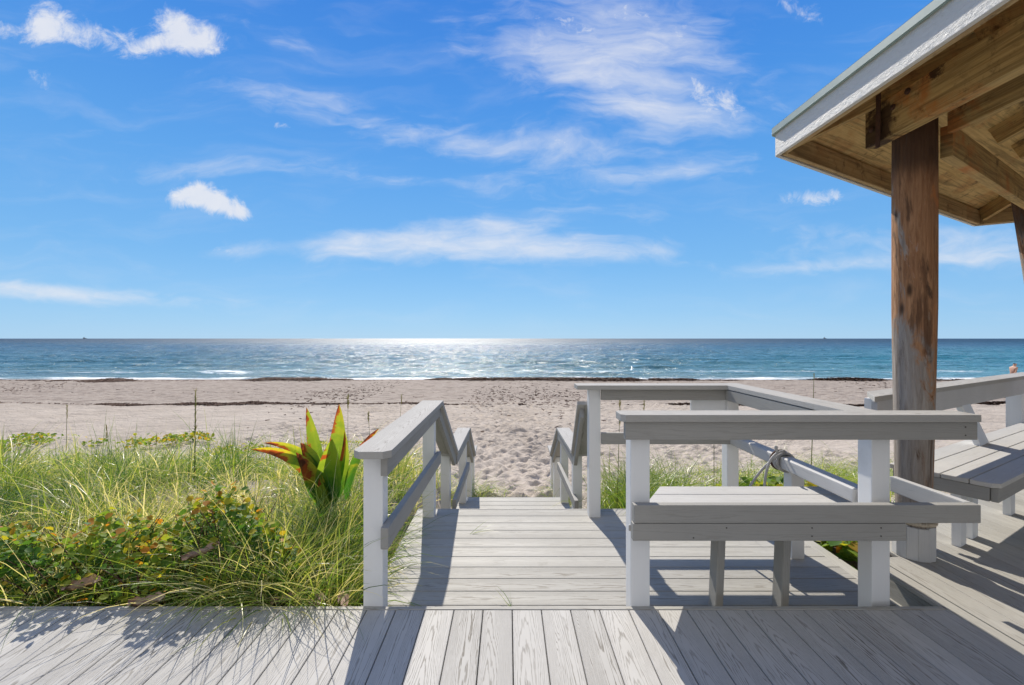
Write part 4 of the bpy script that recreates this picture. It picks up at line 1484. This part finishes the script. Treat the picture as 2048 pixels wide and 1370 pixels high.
stalk(391, 4.6, 783, .42, 'tallest seed stalk, rising above the dune grass left of the red tipped plant', .01, .006)
stalk(134, 6.6, 812, .20, 'thin seed stalk at the far left of the dune, against the sand', .02)
stalk(213, 6.0, 850, .18, 'short seed stalk between the far left stalk and the tallest one', -.12)
stalk(313, 6.4, 868, .15, 'faint seed stalk just left of the tallest one', .05)
stalk(696, 3.9, 790, .12, 'thin seed stalk just right of the red tipped plant', .005, .0022)
stalk(737, 4.2, 825, .10, 'dark bent stalk left of the left stair railing cap', -.05, .0026)
stalk(803, 6.6, 790, .14, 'dark stalk seen past the cap of the left stair railing', .06, .0030)
stalk(1240, 4.6, 800, .25, 'seed stalk behind the back rail, left of the front railing', .03)
stalk(1288, 4.9, 800, .22, 'seed stalk behind the back rail, above the landing seat', -.02)
stalk(1428, 4.7, 845, .14, 'thin seed stalk left of the white corner post', 0)
stalk(1628, 7.2, 748, .10, 'bare twig standing on the sand beside the corner railing', .03, .006)

# young palm-like plant with red tips
pl = empty('red_tipped_plant', 'broad leaved young plant with red and yellow tips beside the left railing', 'plant', (-1.31, 3.35, -.3))
PYY = 3.35
def leafblade(base, mid, tip, w, tint, yoff=0., split=0.):
    """leaf through three photo-space points placed at real depths"""
    b0 = cpt(*base, PYY); m0 = cpt(*mid, PYY + yoff * .5); t0 = cpt(*tip, PYY + yoff)
    c1 = m0 * 2 - (b0 + t0) * .5
    path = bez([b0, c1, t0], 16)
    nU = 8
    V_, UVs, F_ = [], [], []
    for i, p_ in enumerate(path):
        s_ = i / 16
        tan_ = (path[min(i + 1, 16)] - path[max(i - 1, 0)]).normalized()
        side = tan_.cross(Vector((0, 1, 0))).normalized()
        nrm = side.cross(tan_)
        ww = 1.02 * w * (math.sin(math.pi * min(1, .10 + .90 * s_ ** .85)) ** .75 if s_ < 1 else 0) * (1 if s_ > .0 else .3)
        ww = max(ww, .002)
        for k in range(nU + 1):
            u = -1 + 2 * k / nU
            fold = abs(u) * .22 * ww
            V_.append(p_ + side * (u * ww * .5) + nrm * (-fold + .012 * w * 6 * math.sin(u * 7 + s_ * 9) * .15))
            UVs.append((u, s_))
    for i in range(16):
        for k in range(nU):
            a = i * (nU + 1) + k
            F_ += [a, a + 1, a + nU + 2, a + nU + 1]
    me = mesh_np(np.array([list(v) for v in V_]), F_, 4, UVs, {'tint': np.full(len(V_), tint)})
    me.polygons.foreach_set('use_smooth', np.ones(len(me.polygons), bool))
    link('leaf', me, MAT['seedling'], pl)


leafblade((655, 1010), (676, 905), (678, 808), .140, .10, .10)
leafblade((650, 1010), (634, 905), (613, 815), .115, .02, .16)
leafblade((650, 1012), (600, 925), (503, 899), .100, .20, -.05)
leafblade((652, 1005), (615, 915), (527, 886), .080, .12, .05)
leafblade((650, 1014), (634, 935), (601, 886), .150, .10, .02)
leafblade((655, 1014), (662, 945), (664, 878), .185, -.25, -.10)
leafblade((646, 1016), (630, 955), (592, 905), .140, .30, -.08)
leafblade((652, 1014), (685, 950), (690, 862), .090, -.1, .04)
leafblade((692, 1000), (715, 915), (758, 857), .065, .25, .10)
leafblade((655, 1040), (648, 1000), (640, 955), .10, -.2, -.12)
st_ = tube_mesh([(-1.31, 3.35, -.42), (-1.31, 3.35, -.1), cpt(652, 1005, PYY)], [.03, .028, .02], 8)
st_.attributes.new('tint', 'FLOAT', 'POINT').data.foreach_set('value', [.2] * len(st_.vertices))
link('stem', st_, MAT['stalk'], pl)

# curled dead leaves along the deck edge
def dead_leaf(x, y, z, L, w, az, curl, lab):
    n, m2 = 10, 6
    V_, F_, tt = [], [], []
    for i in range(n + 1):
        s_ = i / n
        ww = w * math.sin(math.pi * min(.97, .06 + .9 * s_)) ** .7
        for k in range(m2 + 1):
            u = -1 + 2 * k / m2
            V_.append((s_ * L - L / 2, u * ww * .5 * (1 - .3 * curl), curl * ww * .5 * u * u + curl * .25 * L * (s_ - .5) ** 2 * 2 + .010 * math.sin(u * 8 + s_ * 7) + .006 * math.sin(s_ * 23 + u * 3)))
            tt.append(.2 + .5 * s_ + .2 * math.sin(u * 5))
    for i in range(n):
        for k in range(m2):
            a = i * (m2 + 1) + k
            F_ += [a, a + 1, a + m2 + 2, a + m2 + 1]
    me = mesh_np(np.array(V_), F_, 4, attrs={'tint': np.clip(tt, 0, 1)})
    me.polygons.foreach_set('use_smooth', np.ones(len(me.polygons), bool))
    o = link('dead_leaf', me, MAT['dry'])
    o.location = (x, y, z)
    o.rotation_euler = (.15, -.12, az)
    tag(o, lab, 'leaf')


dead_leaf(-1.81, 2.27, .010, .17, .075, .15, .8, 'curled grey brown dead leaf lying over the deck edge below the bush')
dead_leaf(-2.22, 2.36, .04, .16, .09, .35, .9, 'large pale crumpled dead leaf at the deck edge near the left of the frame')
dead_leaf(-1.60, 2.36, .22, .17, .06, .8, .5, 'brown dead leaf caught on top of the dark bush')
dead_leaf(-.98, 2.33, -.02, .10, .08, 1.2, .4, 'round reddish dead leaf near the foot of the left railing post')
dead_leaf(-.86, 2.35, -.03, .14, .07, 2.0, .7, 'orange brown dead leaf beside the left railing post')
dead_leaf(-1.16, 2.34, -.02, .12, .07, .2, .6, 'brown dead leaf lying in the grass at the deck edge')

# loose blades lying on the landing
def loose(x, y, z, L, az, bend, lab, n=3):
    xx = np.full(n, x) + rng.normal(0, .01, n)
    yy = np.full(n, y) + rng.normal(0, .01, n)
    me = blades(xx, yy, np.full(n, z + .004), L * rng.uniform(.6, 1, n), np.full(n, .004), np.full(n, 1.25), az + rng.normal(0, .5, n), rng.uniform(.2, .7, n), np.full(n, bend), 6)
    o = link('loose_blade', me, MAT['grass'])
    tag(o, lab, 'grass blades')


loose(.02, 2.55, LZ, .22, 2.6, .30, 'loose grass blades lying on the landing against the upper deck', 5)
loose(-.28, 3.5, LZ, .26, -.3, .30, 'loose grass blades lying on the middle of the landing', 4)
loose(-.60, 2.60, LZ, .25, -.5, .3, 'loose grass blade lying on the landing by the left railing post', 2)

# sea grape leaf behind the rail
me = leaf_quads(np.array([1.94, 2.03, 1.99]), np.array([4.3, 4.32, 4.3]), np.array([-.10, -.16, -.2]), np.array([.17, .13, .1]), np.array([.72, .7, .6]), .3, 5)
o = link('sea_grape', me, MAT['leaf'])
tag(o, 'small sea grape shoot with round green leaves left of the white corner post', 'plant')
# reddish stake
b = tube_mesh([(4.05, 6.0, -1.0), (4.04, 6.0, -.35)], [.022, .018], 8)
o = link('stake', b, MAT['rust'])
tag(o, 'short rusty brown stake standing in the sand behind the side rail', 'stake')

# ------------------------------------------------------------------ person walking at the water edge
def skin_body(name, joints, edges, rad, mat_, parent):
    me = bpy.data.meshes.new(name)
    me.from_pydata(joints, edges, [])
    o = link(name, me, mat_, parent)
    sk = o.modifiers.new('skin', 'SKIN')
    me.skin_vertices[0].data[0].use_root = True
    for v, r_ in zip(me.skin_vertices[0].data, rad):
        v.radius = (r_ if isinstance(r_, tuple) else (r_, r_))
    s_ = o.modifiers.new('sub', 'SUBSURF')
    s_.levels = 2; s_.render_levels = 2
    sk.use_smooth_shade = True
    return o


PYP = 29.5
PX = (2026 - CX) / F * PYP
PZ0 = float(ground_z(PX, PYP))
person = empty('person', 'bare chested person in patterned shorts walking along the water edge', 'person', (PX, PYP, PZ0))
J = [(0, 0, .92), (0, -.01, 1.12), (.03, -.01, 1.36), (.07, -.01, 1.48), (.12, -.01, 1.60), (.13, -.01, 1.68),
     (.0, -.10, .88), (.16, -.11, .50), (.05, -.11, .08), (.20, -.12, .04),
     (.0, .10, .88), (-.10, .11, .50), (-.38, .11, .14), (-.30, .12, .02),
     (.02, -.19, 1.40), (-.06, -.23, 1.14), (-.20, -.22, .93), (-.25, -.22, .86),
     (.02, .19, 1.40), (.10, .23, 1.14), (.24, .20, .97), (.30, .19, .93)]
E = [(0, 1), (1, 2), (2, 3), (3, 4), (4, 5), (0, 6), (6, 7), (7, 8), (8, 9), (0, 10), (10, 11), (11, 12), (12, 13), (2, 14), (14, 15), (15, 16), (16, 17), (2, 18), (18, 19), (19, 20), (20, 21)]
RD = [.14, .13, .15, .06, .095, .08, .09, .06, .04, .035, .09, .06, .04, .035, .055, .04, .03, .03, .055, .04, .03, .03]
J = [(PX + a, PYP + b_, PZ0 + c - .02) for a, b_, c in J]
skin_body('body', J, E, RD, MAT['skin'], person)
Jh = [(PX + .10, PYP - .01, PZ0 + 1.66), (PX + .085, PYP - .01, PZ0 + 1.585)]
skin_body('hair', Jh, [(0, 1)], [.112, .07], MAT['hair'], person)
Js = [(0, 0, .98), (0, 0, .88), (.05, -.10, .80), (.13, -.11, .58), (-.02, .10, .80), (-.08, .11, .58)]
Js = [(PX + a, PYP + b_, PZ0 + c - .02) for a, b_, c in Js]
skin_body('shorts', Js, [(0, 1), (1, 2), (2, 3), (1, 4), (4, 5)], [.165, .17, .13, .125, .13, .125], MAT['shorts'], person)

# two far ships on the horizon
def ship(px, L, lab):
    yd = 6500.
    x = (px - CX) / F * yd
    s_ = empty('ship', lab, 'ship', (x, yd, SEA))
    b = MB(); b.prism([(x - L / 2, yd - 8), (x + L * .42, yd - 8), (x + L / 2, yd), (x + L * .42, yd + 8), (x - L / 2, yd + 8)], SEA - 1, SEA + 8, .3); b.build('hull', MAT['ship'], s_)
    b = MB(); b.prism([(x - L * .42, yd - 6), (x - L * .2, yd - 6), (x - L * .2, yd + 6), (x - L * .42, yd + 6)], SEA + 8, SEA + 20, .3); b.build('bridge', MAT['ship'], s_)
ship(170, 45, 'tiny dark ship on the horizon at the left')
ship(1650, 35, 'tiny dark ship on the horizon near the round pile')
